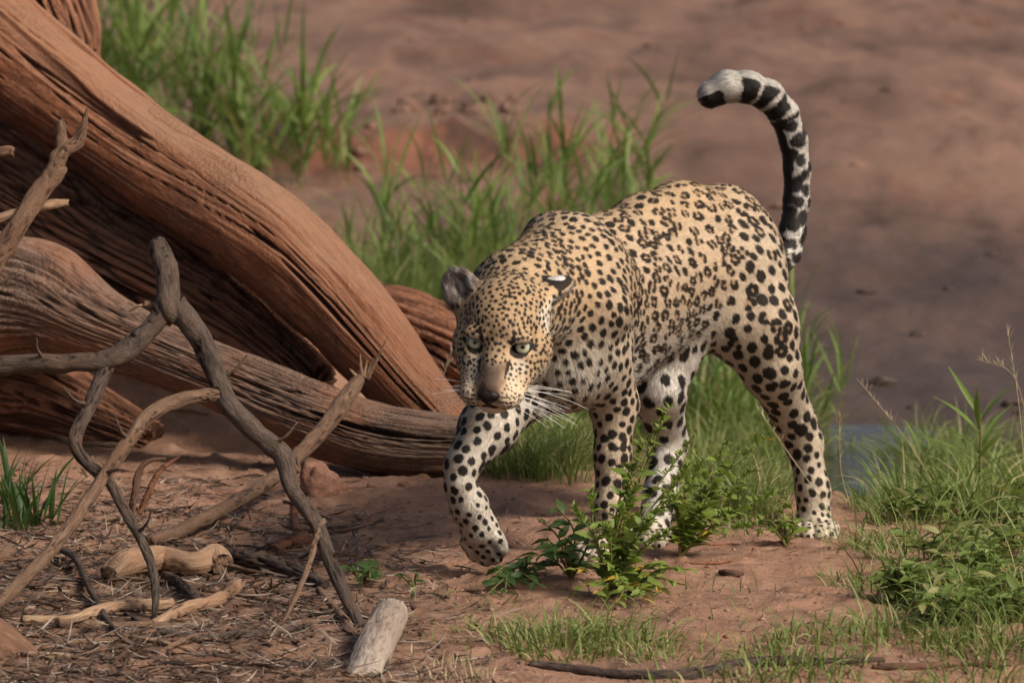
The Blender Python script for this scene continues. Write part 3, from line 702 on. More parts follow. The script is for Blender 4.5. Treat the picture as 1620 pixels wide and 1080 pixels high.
n5 = noise_n(t, mapping(t, ob, (1.0, 0.45, 1)), 0.75, 5, 0.6, 0.5)
c4 = mixc(t, farf, c3, mixc(t, 1.0, cf.outputs[0], ramp(t, n5, [(0.32, (0.55, 0.52, 0.50)), (0.5, (1.0, 0.98, 0.96)), (0.68, (1.25, 1.2, 1.15))]).outputs[0], 'MULTIPLY'))
ac = N(t, 'Attribute', attribute_name='cut'); c4 = mixc(t, math_n(t, 'MULTIPLY', ac.outputs['Fac'], 0.85), c4, ramp(t, noise_n(t, mapping(t, ob, (1.0, 0.4, 1)), 5.0, 4, 0.6), [(0.40, (0.060, 0.028, 0.020)), (0.60, (0.215, 0.088, 0.052))]).outputs[0])
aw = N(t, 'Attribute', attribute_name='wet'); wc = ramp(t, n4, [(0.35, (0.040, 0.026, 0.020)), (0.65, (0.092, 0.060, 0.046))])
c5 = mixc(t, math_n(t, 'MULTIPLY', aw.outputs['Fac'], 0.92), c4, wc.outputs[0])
ad = N(t, 'Attribute', attribute_name='duff'); c5 = mixc(t, math_n(t, 'MULTIPLY', ad.outputs['Fac'], 0.65), c5, ramp(t, n2, [(0.35, (0.045, 0.028, 0.021)), (0.65, (0.125, 0.075, 0.052))]).outputs[0])
b_ = N(t, 'BsdfPrincipled'); b_.inputs['Specular IOR Level'].default_value = 0.25
t.links.new(c5, b_.inputs['Base Color'])
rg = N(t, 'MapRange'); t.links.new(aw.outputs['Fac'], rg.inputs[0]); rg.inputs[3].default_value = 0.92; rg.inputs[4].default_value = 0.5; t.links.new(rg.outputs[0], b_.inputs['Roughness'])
hsum = math_n(t, 'ADD', math_n(t, 'MULTIPLY', n3, 0.35), n2)
t.links.new(bump(t, hsum, 0.85, 0.014), b_.inputs['Normal']); out(t, b_)
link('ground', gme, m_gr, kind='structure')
# stream
wv = np.array([(0.45, 2.6, 0), (1.22, 2.6, 0), (1.30, 4.35, 0), (0.50, 4.35, 0)], float); wv[:, 2] = -0.328
m_w, t = new_mat('stream_water'); tc = N(t, 'TexCoord'); b_ = N(t, 'BsdfPrincipled', i_Roughness=0.06); b_.inputs['Base Color'].default_value = (0.045, 0.035, 0.03, 1); b_.inputs['IOR'].default_value = 1.33
t.links.new(bump(t, noise_n(t, mapping(t, tc.outputs['Object'], (1, 2.5, 1)), 7, 3), 0.08, 0.05), b_.inputs['Normal']); out(t, b_)
link('stream_water', mesh_np('water', wv, np.array([[0, 1, 2, 3]])), m_w, kind='structure')

# crumbs of soil and grit
v8 = np.array([(1, 0, 0), (-1, 0, 0), (0, 1, 0), (0, -1, 0), (0, 0, 1), (0, 0, -1)], float); f8 = np.array([(0, 2, 4), (2, 1, 4), (1, 3, 4), (3, 0, 4), (2, 0, 5), (1, 2, 5), (3, 1, 5), (0, 3, 5)])
n = 7000; px_ = GR.uniform(-20, 1640, n); py_ = GR.uniform(720, 1090, n); gp = np.array([G(a, b) for a, b in zip(px_, py_)]); gp[:, 2] = hgt(gp[:, 0], gp[:, 1])
sz = 0.0016 + 0.006 * GR.random(n) ** 4; keep = fbm(gp * 6, 2, 91) > -0.25
gp = gp[keep]; sz = sz[keep]; n = len(gp)
cv = gp[:, None] + v8[None] * GR.uniform(0.6, 1.3, (n, 6, 1)) * sz[:, None, None] * np.array((1.2, 1.0, 0.7))
crumb = mesh_np('soil_crumbs', cv.reshape(-1, 3), (f8[None] + (np.arange(n) * 6)[:, None, None]).reshape(-1, 3), False)
m_gt, t = new_mat('soil_grit'); tc = N(t, 'TexCoord'); b_ = N(t, 'BsdfPrincipled', i_Roughness=0.95); t.links.new(ramp(t, noise_n(t, tc.outputs['Object'], 30, 3), [(0.3, (0.10, 0.05, 0.032)), (0.5, (0.24, 0.13, 0.085)), (0.7, (0.36, 0.23, 0.165))]).outputs[0], b_.inputs['Base Color']); out(t, b_)
link('soil_crumbs', crumb, m_gt, None, 'loose soil crumbs and grit strewn over the bare ground', 'grit', None, 'stuff')
# ================================================================== dead wood
def catmull(P_, n):
    P_ = np.asarray(P_, float); Q = np.vstack((2 * P_[0] - P_[1], P_, 2 * P_[-1] - P_[-2])); m = len(P_) - 1
    u = np.linspace(0, m, n); i = np.minimum(u.astype(int), m - 1); f = (u - i)[:, None]
    a, b, c, d = Q[i], Q[i + 1], Q[i + 2], Q[i + 3]
    return 0.5 * (2 * b + (c - a) * f + (2 * a - 5 * b + 4 * c - d) * f ** 2 + (3 * b - a - 3 * c + d) * f ** 3)
def worley(p, seed=0):
    """distance to the cell border (F2 - F1)"""
    i = np.floor(p).astype(np.int64); f1 = np.full(len(p), 9.0); f2 = f1.copy()
    for a in (-1, 0, 1):
        for b in (-1, 0, 1):
            for c in (-1, 0, 1):
                q = i + np.array((a, b, c)); o_ = np.stack([_hash(q[:, 0], q[:, 1], q[:, 2], seed + k) for k in (1, 2, 3)], 1)
                d = np.linalg.norm(q + o_ - p, axis=1); f2 = np.where(d < f1, f1, np.minimum(f2, d)); f1 = np.minimum(f1, d)
    return f2 - f1
def log_mesh(pts, rad_, nl=120, na=48, groove=0.10, gfreq=5.0, glen=3.0, lump=0.10, twist=0.5, seed=1, jag=0.3, knots=(), plates=0.0, checks=0.0):
    """tapered, grooved wooden limb along world points with radii (m)"""
    PR_ = np.hstack((np.asarray(pts, float), np.asarray(rad_, float)[:, None])); C_ = catmull(PR_, nl); c = C_[:, :3]; r = np.maximum(C_[:, 3], 0.0008)
    T_ = unit(np.gradient(c, axis=0)); a = np.zeros_like(c); ref = np.array((0.0, 0.0, 1.0)) if abs(T_[0, 2]) < 0.9 else np.array((1.0, 0, 0))
    a[0] = unit(np.cross(T_[0], ref))
    for i in range(1, nl): a[i] = unit(a[i - 1] - T_[i] * (a[i - 1] @ T_[i]))
    b = np.cross(T_, a); s = np.concatenate(([0], np.cumsum(np.linalg.norm(np.diff(c, axis=0), axis=1))))
    th = np.linspace(0, 2 * np.pi, na, endpoint=False)
    S_, TH = np.meshgrid(s, th, indexing='ij'); R_ = np.repeat(r[:, None], na, 1); rm = float(np.mean(r))
    tw = TH + twist * S_ / (rm * 12)
    q = np.stack((np.cos(tw).ravel() * gfreq, np.sin(tw).ravel() * gfreq, S_.ravel() * glen / (rm * 8)), 1)
    q += 0.7 * np.stack([noise(q * np.array((0.35, 0.35, 0.8)), seed + 30 + k) for k in range(3)], 1) + 0.25 * np.stack([noise(q * np.array((1.3, 1.3, 2.4)), seed + 40 + k) for k in range(3)], 1)
    g = ridged(q, 3, seed); sparse = sstep(-0.35, 0.30, noise(q * np.array((0.3, 0.3, 0.5)) + 9, seed + 15)); crack = sparse * sstep(0.87, 0.98, 1 - np.abs(noise(q * np.array((1.2, 1.2, 0.45)) + 5, seed + 9)))
    g2 = fbm(q * np.array((3.1, 3.1, 1.5)), 3, seed + 7)
    lm = fbm(np.stack((np.cos(TH).ravel() * 0.9, np.sin(TH).ravel() * 0.9, S_.ravel() / (rm * 3.2)), 1), 3, seed + 3)
    disp = (lump * lm * 2 + groove * (g - 0.62) * 0.9 * (0.15 + 0.85 * sparse) - groove * 3.4 * crack + groove * 0.55 * g2).reshape(nl, na)
    for (ks, kt, kr, kh) in knots: 
        disp = disp + kh * np.exp(-(((S_ - ks * s[-1]) / (kr * rm)) ** 2 + ((np.angle(np.exp(1j * (TH - kt)))) / (kr * 0.8)) ** 2))
    R2 = R_ * (1 + disp)
    cav = (1 - g) * 0.40 * (0.3 + sparse) + 0.25 * (0.5 - 0.5 * g2) + 0.75 * crack
    if plates or checks:
        w_ = worley(q * np.array((0.9, 0.9, 0.7)), seed + 60); cr_ = sstep(0.22, 0.03, w_) 
        fine = worley(q * np.array((1.5, 1.5, 3.0)), seed + 66); pm = sstep(-0.15, 0.35, noise(q * 0.22 + 3, seed + 70))
        amt = (plates * (0.6 * np.minimum(w_, 0.5) - cr_) + checks * pm * -sstep(0.16, 0.02, fine)).reshape(nl, na)
        R2 = R_ * (1 + disp + amt); cav = cav + 0.55 * (cr_ * (plates > 0) + 0.7 * pm * sstep(0.16, 0.02, fine) * (checks > 0))
    # ragged ends
    e0 = jag * r[0] * fbm(np.stack((np.cos(th) * 2, np.sin(th) * 2, th * 0), 1), 2, seed + 5); e1 = jag * r[-1] * fbm(np.stack((np.cos(th) * 2, np.sin(th) * 2, th * 0 + 4), 1), 2, seed + 6)
    V_ = c[:, None] + (a[:, None] * np.cos(th)[None, :, None] + b[:, None] * np.sin(th)[None, :, None]) * R2[..., None]
    V_[0] += T_[0] * e0[:, None]; V_[-1] += T_[-1] * e1[:, None]
    V_ = V_.reshape(-1, 3); i2 = np.arange(nl * na).reshape(nl, na)
    F_ = np.stack((i2[:-1], np.roll(i2[:-1], -1, 1), np.roll(i2[1:], -1, 1), i2[1:]), -1).reshape(-1, 4)
    # closed ends: an inner ring and a hub
    add = []; ex = []; base = nl * na; ca = []
    for k, (ring, cc, tt_, rr) in enumerate(((i2[0][::-1], c[0], -T_[0], r[0]), (i2[-1], c[-1], T_[-1], r[-1]))):
        inner = V_[ring] * 0.55 + cc * 0.45 - tt_ * rr * (0.10 + 0.12 * noise(V_[ring] * 40 / max(rr * 30, 0.3), seed + 11))[:, None]; hub = cc - tt_ * rr * 0.12
        j0 = base + len(add); add += list(inner) + [hub]
        for m in range(na):
            n_ = (m + 1) % na
            ex.append((ring[m], ring[n_], j0 + n_, j0 + m)); ex.append((j0 + m, j0 + n_, j0 + na, j0 + na))
        ca += [0.4] * (na + 1)
    V_ = np.vstack((V_, np.array(add)))
    me_ = bpy.data.meshes.new('wood')
    fl_ = [tuple(f) for f in F_.tolist()] + [(f if f[2] != f[3] else f[:3]) for f in ex]
    me_.from_pydata(V_.tolist(), [], fl_); me_.update()
    me_.polygons.foreach_set('use_smooth', np.ones(len(me_.polygons), bool))
    attr(me_, 'cavity', 'FLOAT', np.concatenate((cav, ca)))
    grain = np.stack((np.cos(tw).ravel() * rm, np.sin(tw).ravel() * rm, S_.ravel()), 1)
    attr(me_, 'grain', 'FLOAT_VECTOR', np.vstack((grain, np.array(add) * 0.7)))
    return me_
def wood_mat(name, dark_, mid, light, stretch=0.12, scale=55, bmp=0.6, dust=None, top=None, chk_amt=0.55):
    m, t = new_mat(name)
    g = N(t, 'Attribute', attribute_name='grain'); cv = N(t, 'Attribute', attribute_name='cavity'); gv = mapping(t, g.outputs['Vector'], (1, 1, stretch))
    n1 = noise_n(t, gv, scale, 6, 0.68, 0.6); n2 = noise_n(t, mapping(t, g.outputs['Vector'], (1, 1, 0.5)), 7, 4, 0.6); tc = N(t, 'TexCoord')
    c = ramp(t, n1, [(0.30, dark_), (0.50, mid), (0.70, light)])
    c2 = mixc(t, ramp(t, n2, [(0.35, 0.0), (0.7, 0.65)]).outputs[0], c.outputs[0], tuple(0.5 * (a + b) for a, b in zip(mid, light)))
    # fine checks across the grain
    wv_ = t.nodes.new('ShaderNodeTexVoronoi'); wv_.feature = 'DISTANCE_TO_EDGE'; t.links.new(mapping(t, g.outputs['Vector'], (1.0, 1.0, 0.8)), wv_.inputs['Vector']); wv_.inputs['Scale'].default_value = scale * 1.3
    chk = ramp(t, wv_.outputs['Distance'], [(0.0, 1.0), (0.10, 0.0)])
    chm = math_n(t, 'MULTIPLY', chk.outputs[0], ramp(t, n2, [(0.48, 0.0), (0.62, chk_amt)]).outputs[0])
    c2 = mixc(t, chm, c2, tuple(0.6 * v for v in dark_))
    if dust: c2 = mixc(t, ramp(t, noise_n(t, tc.outputs['Object'], 5, 5, 0.6), [(0.45, 0.0), (0.62, 0.75)]).outputs[0], c2, dust)
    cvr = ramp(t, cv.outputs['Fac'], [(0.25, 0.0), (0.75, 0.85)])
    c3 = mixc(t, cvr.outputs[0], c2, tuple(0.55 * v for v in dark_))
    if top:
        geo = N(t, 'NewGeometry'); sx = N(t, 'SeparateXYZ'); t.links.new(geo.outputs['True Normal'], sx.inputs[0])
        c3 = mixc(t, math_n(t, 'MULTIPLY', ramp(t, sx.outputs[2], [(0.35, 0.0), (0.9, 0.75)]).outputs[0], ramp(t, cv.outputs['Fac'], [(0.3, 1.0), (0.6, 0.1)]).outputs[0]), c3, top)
    b_ = N(t, 'BsdfPrincipled', i_Roughness=0.82); b_.inputs['Specular IOR Level'].default_value = 0.25; t.links.new(c3, b_.inputs['Base Color'])
    hh = math_n(t, 'SUBTRACT', math_n(t, 'ADD', n1, math_n(t, 'MULTIPLY', n2, 0.3)), math_n(t, 'MULTIPLY', chm, 0.6))
    t.links.new(bump(t, hh, bmp, 0.012), b_.inputs['Normal']); out(t, b_)
    return m
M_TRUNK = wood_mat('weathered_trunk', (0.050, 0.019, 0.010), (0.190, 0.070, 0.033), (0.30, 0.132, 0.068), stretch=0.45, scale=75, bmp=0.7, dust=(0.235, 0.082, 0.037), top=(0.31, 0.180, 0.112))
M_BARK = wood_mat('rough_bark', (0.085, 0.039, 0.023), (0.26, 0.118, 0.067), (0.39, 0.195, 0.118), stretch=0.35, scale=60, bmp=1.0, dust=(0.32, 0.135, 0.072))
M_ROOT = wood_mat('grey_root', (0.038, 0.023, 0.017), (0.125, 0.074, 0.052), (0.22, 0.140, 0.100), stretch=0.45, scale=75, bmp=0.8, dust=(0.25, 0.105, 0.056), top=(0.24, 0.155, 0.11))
M_SOIL = wood_mat('soil_crusted_wood', (0.10, 0.042, 0.024), (0.22, 0.093, 0.050), (0.31, 0.148, 0.088), stretch=0.7, scale=60, bmp=1.0, dust=(0.28, 0.130, 0.076))
M_GREY = wood_mat('grey_branch', (0.030, 0.021, 0.017), (0.085, 0.060, 0.047), (0.165, 0.124, 0.098), stretch=0.3, scale=170, bmp=0.8, dust=(0.13, 0.080, 0.055))
M_TAN = wood_mat('tan_stick', (0.085, 0.050, 0.031), (0.200, 0.122, 0.078), (0.32, 0.212, 0.142), stretch=0.3, scale=160, bmp=0.8, dust=(0.17, 0.092, 0.056))
M_PALE = wood_mat('pale_bare_wood', (0.17, 0.095, 0.055), (0.37, 0.235, 0.145), (0.50, 0.35, 0.23), stretch=0.2, scale=110, bmp=0.9, dust=(0.30, 0.165, 0.095))
M_BONE = wood_mat('bleached_wood', (0.165, 0.125, 0.10), (0.33, 0.265, 0.215), (0.44, 0.37, 0.31), stretch=0.25, scale=120, bmp=0.6, dust=(0.25, 0.18, 0.135))
M_DKLOG = wood_mat('dark_rotten_wood', (0.050, 0.028, 0.018), (0.135, 0.070, 0.043), (0.26, 0.145, 0.09), stretch=0.2, scale=70, bmp=0.8, chk_amt=0.0)
def pp(L): return [P(a, b, c) for a, b, c, r in L], [r * pxm(c) for a, b, c, r in L]
def log(name, L, mat, label, cat, group=None, parent=None, **kw):
    pts, rr = pp(L); return link(name, log_mesh(pts, rr, **kw), mat, parent, label, cat, group)
# big leaning trunk and the roots round it
log('fallen_log', [(-420, -330, 2.35, 100), (-270, -180, 2.2, 96), (-130, -45, 2.05, 92), (-10, 62, 1.98, 90), (110, 160, 1.88, 86), (230, 250, 1.76, 82), (340, 322, 1.64, 79), (440, 392, 1.52, 80), (520, 466, 1.42, 76), (590, 546, 1.35, 67), (646, 612, 1.29, 57), (694, 664, 1.25, 50), (726, 700, 1.22, 44)],
    M_TRUNK, 'thick smooth red-brown tree trunk leaning down from the stump above the other roots', 'tree trunk', nl=620, na=260, groove=0.042, gfreq=5.0, glen=1.6, lump=0.085, twist=0.25, seed=3, knots=((0.46, 2.2, 0.6, -0.06), (0.75, 5.5, 0.5, 0.05), (0.3, 4.4, 0.5, -0.05), (0.6, 0.6, 0.4, 0.04)), checks=0.016)
log('bark_root', [(-330, 110, 2.4, 98), (-220, 168, 2.3, 96), (-120, 225, 2.2, 92), (20, 305, 2.08, 90), (140, 375, 1.95, 84), (250, 436, 1.83, 78), (350, 497, 1.72, 68), (430, 553, 1.62, 54), (500, 612, 1.52, 38)],
    M_BARK, 'dark flaking bark-covered root squeezed under the smooth leaning trunk', 'root', nl=420, na=240, groove=0.20, gfreq=7.0, glen=3.2, lump=0.09, twist=0.1, seed=12, plates=0.10)
log('gnarled_root', [(-420, 470, 1.75, 120), (-280, 458, 1.66, 116), (-150, 455, 1.58, 112), (-30, 462, 1.52, 108), (70, 475, 1.46, 92), (150, 515, 1.40, 66), (240, 553, 1.34, 52), (330, 590, 1.28, 50), (430, 632, 1.22, 52), (520, 668, 1.17, 54), (610, 696, 1.13, 55), (700, 706, 1.11, 52), (762, 702, 1.12, 44)],
    M_ROOT, 'long gnarled grey root curving along the ground to the foot of the leaning trunk', 'root', nl=560, na=220, groove=0.12, gfreq=6.0, glen=1.8, lump=0.09, twist=0.3, seed=22, checks=0.03, knots=((0.35, 1.0, 1.0, 0.12), (0.62, 5.0, 0.8, -0.10), (0.8, 1.5, 0.8, 0.10)))
log('crumbling_log', [(500, 425, 2.5, 40), (580, 486, 2.45, 50), (650, 520, 2.4, 58), (730, 560, 2.35, 60), (800, 610, 2.3, 52)],
    M_SOIL, 'crumbling red log lying behind the foot of the leaning trunk beside green grass', 'log', nl=200, na=140, groove=0.16, gfreq=4, glen=2.0, lump=0.16, seed=31, plates=0.06)
log('soil_crusted_root', [(-160, 600, 1.75, 80), (-40, 605, 1.7, 78), (70, 628, 1.66, 72), (160, 668, 1.6, 56), (240, 700, 1.55, 38)],
    M_SOIL, 'red soil-crusted root half buried beneath the gnarled grey root', 'root', nl=240, na=160, groove=0.14, gfreq=5, glen=2.4, lump=0.13, seed=42, plates=0.07)
log('upright_stump', [(10, -120, 3.0, 60), (70, -40, 2.95, 50), (105, 30, 2.9, 46), (120, 90, 2.9, 40), (112, 170, 2.85, 44), (100, 300, 2.8, 46), (95, 500, 2.7, 46), (90, 640, 2.6, 50)],
    M_BARK, 'flaky brown upright stump standing behind the leaning trunk', 'stump', nl=240, na=110, groove=0.22, gfreq=5, glen=2.2, lump=0.14, seed=52, plates=0.10)
log('curved_log', [(-190, 1020, -1.15, 80), (-110, 1026, -1.12, 84), (-45, 1048, -1.08, 86), (0, 1092, -1.08, 86), (18, 1150, -1.12, 84), (20, 1230, -1.2, 80)],
    M_DKLOG, 'dark brown curved log with split grain, below the pile of sticks', 'log', nl=240, na=140, groove=0.09, gfreq=6, glen=0.7, lump=0.05, seed=61, jag=0.1)
# forked grey dead branch
fb = empty('dead_branch', tuple(GG(300, 960)), 'forked charcoal grey dead branch standing over the litter in front of the roots', 'branch')
def limb(L, seed, mat=M_GREY, name='limb', parent=fb, **kw):
    k = dict(nl=150, na=28, groove=0.07, gfreq=2.4, glen=2.6, lump=0.11, twist=0.15, jag=0.5); k.update(kw); pts, rr = pp(L); rr = [0.87 * v for v in rr]; kr = random.Random(seed)
    k.setdefault('knots', [(kr.uniform(0.05, 0.95), kr.uniform(0, 6.28), kr.uniform(0.5, 1.1), kr.uniform(0.12, 0.38)) for _ in range(7)])
    return link(name, log_mesh(pts, rr, seed=seed, **k), mat, parent)
limb([(247, 378, -.42, 13), (258, 410, -.42, 21), (265, 450, -.43, 22), (268, 490, -.44, 24), (280, 500, -.44, 20)], 71)
limb([(262, 480, -.44, 21), (248, 510, -.45, 19), (212, 545, -.46, 19), (175, 568, -.47, 19), (110, 574, -.46, 17), (40, 575, -.44, 17), (-60, 580, -.4, 16), (-150, 610, -.38, 12), (-220, 660, -.36, 6)], 72)
limb([(176, 565, -.47, 17), (160, 600, -.48, 14), (140, 645, -.5, 13), (120, 690, -.52, 12), (127, 720, -.54, 11), (152, 745, -.56, 11), (175, 765, -.58, 10), (200, 812, -.6, 9.5), (225, 858, -.63, 9), (243, 905, -.66, 8.5), (246, 950, -.69, 7), (243, 985, -.70, 5)], 73, nl=160)
limb([(280, 480, -.44, 20), (303, 515, -.45, 20), (325, 550, -.46, 20), (345, 600, -.47, 19), (362, 640, -.48, 19), (400, 680, -.50, 18), (438, 708, -.52, 18), (453, 735, -.54, 17), (460, 770, -.57, 15), (480, 800, -.60, 14.5), (500, 828, -.63, 14), (520, 880, -.67, 13), (545, 940, -.72, 12), (575, 1000, -.78, 10)], 74, nl=190)
limb([(352, 622, -.48, 13), (310, 627, -.49, 13), (270, 638, -.5, 13), (232, 660, -.53, 13), (205, 695, -.56, 13), (165, 752, -.60, 12.5), (110, 832, -.66, 12.5), (60, 892, -.71, 12), (5, 945, -.75, 12), (-60, 1000, -.8, 11)], 75, M_TAN, nl=170)
limb([(512, 822, -.63, 6), (500, 850, -.66, 6), (490, 890, -.69, 6), (465, 950, -.72, 5.5), (440, 1000, -.74, 4.5)], 76, M_TAN, nl=60, na=12)
limb([(228, 482, -.43, 7), (245, 485, -.43, 7), (262, 488, -.44, 8)], 77, M_TAN, 'snapped_twig', nl=24, na=12)
limb([(205, 492, -.42, 1.6), (218, 484, -.43, 2.2), (232, 483, -.43, 4)], 78, M_PALE, 'snapped_twig', nl=16, na=8)
limb([(470, 722, -.52, 3), (472, 745, -.53, 5), (458, 728, -.54, 7)], 79, M_DKLOG, 'snapped_twig', nl=24, na=10)
for k_, (a, b, c, yy, r_) in enumerate((((345, 600), (372, 585), (392, 560), -.46, 3.5), ((205, 695), (190, 680), (182, 655), -.56, 3), ((140, 640), (118, 632), (100, 612), -.5, 3.2), ((430, 705), (452, 690), (470, 668), -.52, 3), ((165, 750), (185, 742), (205, 745), -.6, 3), ((215, 845), (232, 828), (240, 806), -.62, 2.6), ((520, 880), (538, 872), (548, 855), -.67, 2.8), ((75, 572), (60, 555), (58, 535), -.45, 3))):
    limb([(a[0], a[1], yy, r_ * 1.6), (b[0], b[1], yy - .02, r_), (c[0], c[1], yy - .03, r_ * .45)], 150 + k_, M_GREY if k_ % 3 else M_TAN, 'side_twig', nl=24, na=9)
# splintered stick
sp = empty('splintered_stick', tuple(GG(240, 858)), 'splintered grey-brown stick leaning from the litter with a frayed upper end', 'stick')
limb([(572, 592, .95, 10), (550, 625, .92, 16), (520, 668, .88, 15), (478, 715, .80, 14), (440, 750, .68, 13), (370, 795, .48, 13), (300, 832, .28, 13), (235, 858, .13, 12)], 81, M_TAN, 'shaft', sp, nl=120, na=24)
for k, (a, b) in enumerate((((572, 600), (570, 560)), ((578, 598), (592, 565)), ((568, 600), (553, 583)), ((580, 602), (612, 535)), ((575, 596), (581, 570)))):
    limb([(a[0], a[1], .94, 5), ((a[0] + b[0]) / 2, (a[1] + b[1]) / 2, .94, 3), (b[0], b[1], .94, .8)], 90 + k, M_TAN if k % 2 else M_PALE, 'splinter', sp, nl=12, na=7)
# pale leaning branch at the side
lb = empty('leaning_branch', tuple(GG(-40, 800)), 'pale forked branch leaning beside the thick trunk, split at its tip', 'branch')
limb([(138, 172, -.05, 2), (132, 200, -.06, 7), (122, 225, -.06, 12), (100, 240, -.07, 15), (80, 280, -.08, 17), (55, 315, -.1, 18), (25, 360, -.12, 18), (-10, 420, -.14, 17), (-60, 520, -.2, 17), (-130, 680, -.28, 18), (-190, 850, -.35, 19), (-210, 930, -.38, 19)], 101, M_TAN, 'limb', lb)
limb([(95, 190, -.06, 6), (98, 215, -.06, 10), (100, 240, -.07, 13)], 102, M_TAN, 'snapped_twig', lb, nl=24, na=12)
limb([(108, 320, -.07, 6), (85, 322, -.08, 9), (50, 330, -.09, 9), (0, 345, -.1, 9), (-40, 360, -.1, 9)], 103, M_PALE, 'side_branch', lb, nl=60, na=16)
limb([(103, 268, -.07, 7), (90, 275, -.08, 12), (78, 285, -.08, 14)], 104, M_TAN, 'snapped_twig', lb, nl=20, na=12)
log('broken_branch', [(22, 242, -.1, 7), (5, 240, -.1, 9), (-60, 262, -.1, 10), (-150, 380, -.12, 11), (-230, 620, -.2, 12), (-260, 900, -.3, 13)], M_DKLOG, 'dark broken branch tip poking in beside the pale forked branch', 'branch', nl=90, na=12, groove=.1, gfreq=2, seed=105)
# sticks and small logs lying in the litter: ground pixels, radius in pixels
def lying(name, L, mat, label, cat, group=None, lift=0.6, **kw):
    pts = []; rr = []
    for a, b, r in L:
        g = GG(a, b); q = pxm(g[1]) * r; g[2] += q * lift; pts.append(g); rr.append(q)
    k = dict(nl=60, na=18, groove=0.08, gfreq=2.4, glen=1.0, lump=0.10, jag=0.5); k.update(kw)
    return link(name, log_mesh(pts, rr, **k), mat, None, label, cat, group)
lying('pale_log', [(172, 925, 14), (195, 917, 20), (250, 910, 19), (310, 905, 19), (340, 903, 20), (352, 902, 17)], M_PALE, 'short pale barkless log chunk lying in the stick pile', 'log', lift=1.25, seed=110, na=40, nl=90, groove=0.14, gfreq=3)
lying('charred_log', [(348, 890, 10), (390, 898, 14), (440, 910, 14), (490, 925, 11), (515, 932, 7)], M_GREY, 'dark grey rotten log behind the forked branch foot, beside the pale chunk', 'log', lift=1.25, seed=111, na=30, nl=70, groove=0.14, gfreq=3)
lying('yellow_stick', [(35, 990, 8), (110, 983, 9), (180, 972, 10), (250, 968, 10), (270, 965, 9)], M_PALE, 'straight yellowish stick lying flat across the stick pile', 'stick', lift=1.25, seed=112)
lying('broken_stick', [(240, 985, 8), (290, 975, 10), (340, 958, 11), (365, 945, 12), (378, 936, 10)], M_PALE, 'yellow broken stick with a cracked end, pointing up to the charred log', 'stick', lift=1.25, seed=113)
lying('brown_stick', [(90, 1000, 6), (160, 992, 7), (230, 985, 7), (290, 995, 5)], M_TAN, 'thin brown stick under the straight yellowish stick', 'stick', lift=1.25, seed=114)
lying('curved_branch', [(250, 1008, 6), (310, 1015, 8), (370, 1010, 8), (430, 1006, 7), (490, 990, 6)], M_GREY, 'dark curved branch on the ground below the forked branch', 'branch', seed=115)
lying('thin_twig', [(95, 885, 6), (120, 910, 6), (140, 945, 5.5), (170, 985, 5), (180, 1005, 4), (200, 1018, 2.5), (240, 1022, 1.5)], M_GREY, 'thin grey twig crossing the yellow sticks, curled at its lower end', 'twig', lift=3.0, seed=116)
lying('stub_log', [(-30, 890, 20), (0, 888, 19), (14, 886, 17)], M_TAN, 'small round log stub beside the grass at the litter edge', 'log', seed=117, na=30, nl=40)
lying('grey_stick', [(260, 918, 7), (285, 935, 8), (310, 958, 8), (330, 975, 6)], M_GREY, 'short grey stick propped on the pale log chunk', 'stick', lift=1.6, seed=118)
lying('forest_stick', [(505, 935, 6), (530, 960, 7), (545, 985, 7), (570, 1015, 6)], M_TAN, 'tan stick lying next to the lowest end of the forked branch', 'stick', seed=119)
lying('root_snag', [(430, 880, 12), (455, 870, 13), (478, 862, 12), (482, 850, 8)], M_SOIL, 'short reddish root snag poking out of bare soil', 'root', seed=120)
lying('bent_root', [(470, 850, 6), (468, 835, 7), (466, 815, 6), (470, 800, 5)], M_SOIL, 'bent reddish rootlet beside the root snag', 'root', lift=1.5, seed=121)
lying('ground_stick', [(300, 800, 4), (350, 806, 5), (430, 812, 5), (510, 815, 3)], M_TAN, 'thin stick sunk in bare soil under the splintered stick', 'stick', seed=122)
lying('brown_twig', [(20, 692, 5), (70, 700, 6), (120, 705, 6), (200, 712, 4)], M_TAN, 'brown twig in front of the soil-crusted root', 'twig', seed=123)
lying('pale_splinter', [(258, 685, 2.5), (290, 685, 4), (330, 688, 3)], M_PALE, 'pale wood splinter on bare soil under the gnarled root', 'splinter', seed=124, nl=24, na=10)
fs = empty('forked_twig', tuple(GG(212, 812)), 'small reddish forked twig standing behind the thin limbs', 'twig')
limb([(208, 815, -.15, 6), (213, 780, -.15, 7), (220, 745, -.15, 6), (238, 728, -.15, 4), (262, 725, -.15, 2)], 131, M_DKLOG, 'limb', fs, nl=40, na=12)
limb([(220, 812, -.15, 5), (235, 780, -.15, 6), (250, 748, -.15, 5), (268, 732, -.15, 4), (284, 722, -.15, 1.5)], 132, M_SOIL, 'limb', fs, nl=40, na=12)
log('bleached_log', [(620, 962, -.92, 24), (616, 975, -.94, 28), (602, 1005, -1.02, 30), (585, 1045, -1.12, 32), (562, 1105, -1.25, 34)], M_BONE, 'bleached grey-white log end pointing up out of the litter', 'log', nl=110, na=60, groove=0.07, gfreq=4, glen=1.4, lump=0.06, seed=141, checks=0.02, jag=0.9, knots=((0.5, 1.2, 0.5, 0.12), (0.3, 5.0, 0.4, -0.1)))
lying('long_branch', [(838, 1052, 5), (900, 1062, 8), (980, 1072, 9), (1060, 1072, 9), (1110, 1066, 10), (1160, 1056, 11), (1230, 1052, 9), (1290, 1050, 7), (1400, 1048, 6)], M_GREY, 'long grey-brown branch lying in the front grass strip', 'branch', seed=142, nl=140, na=22)
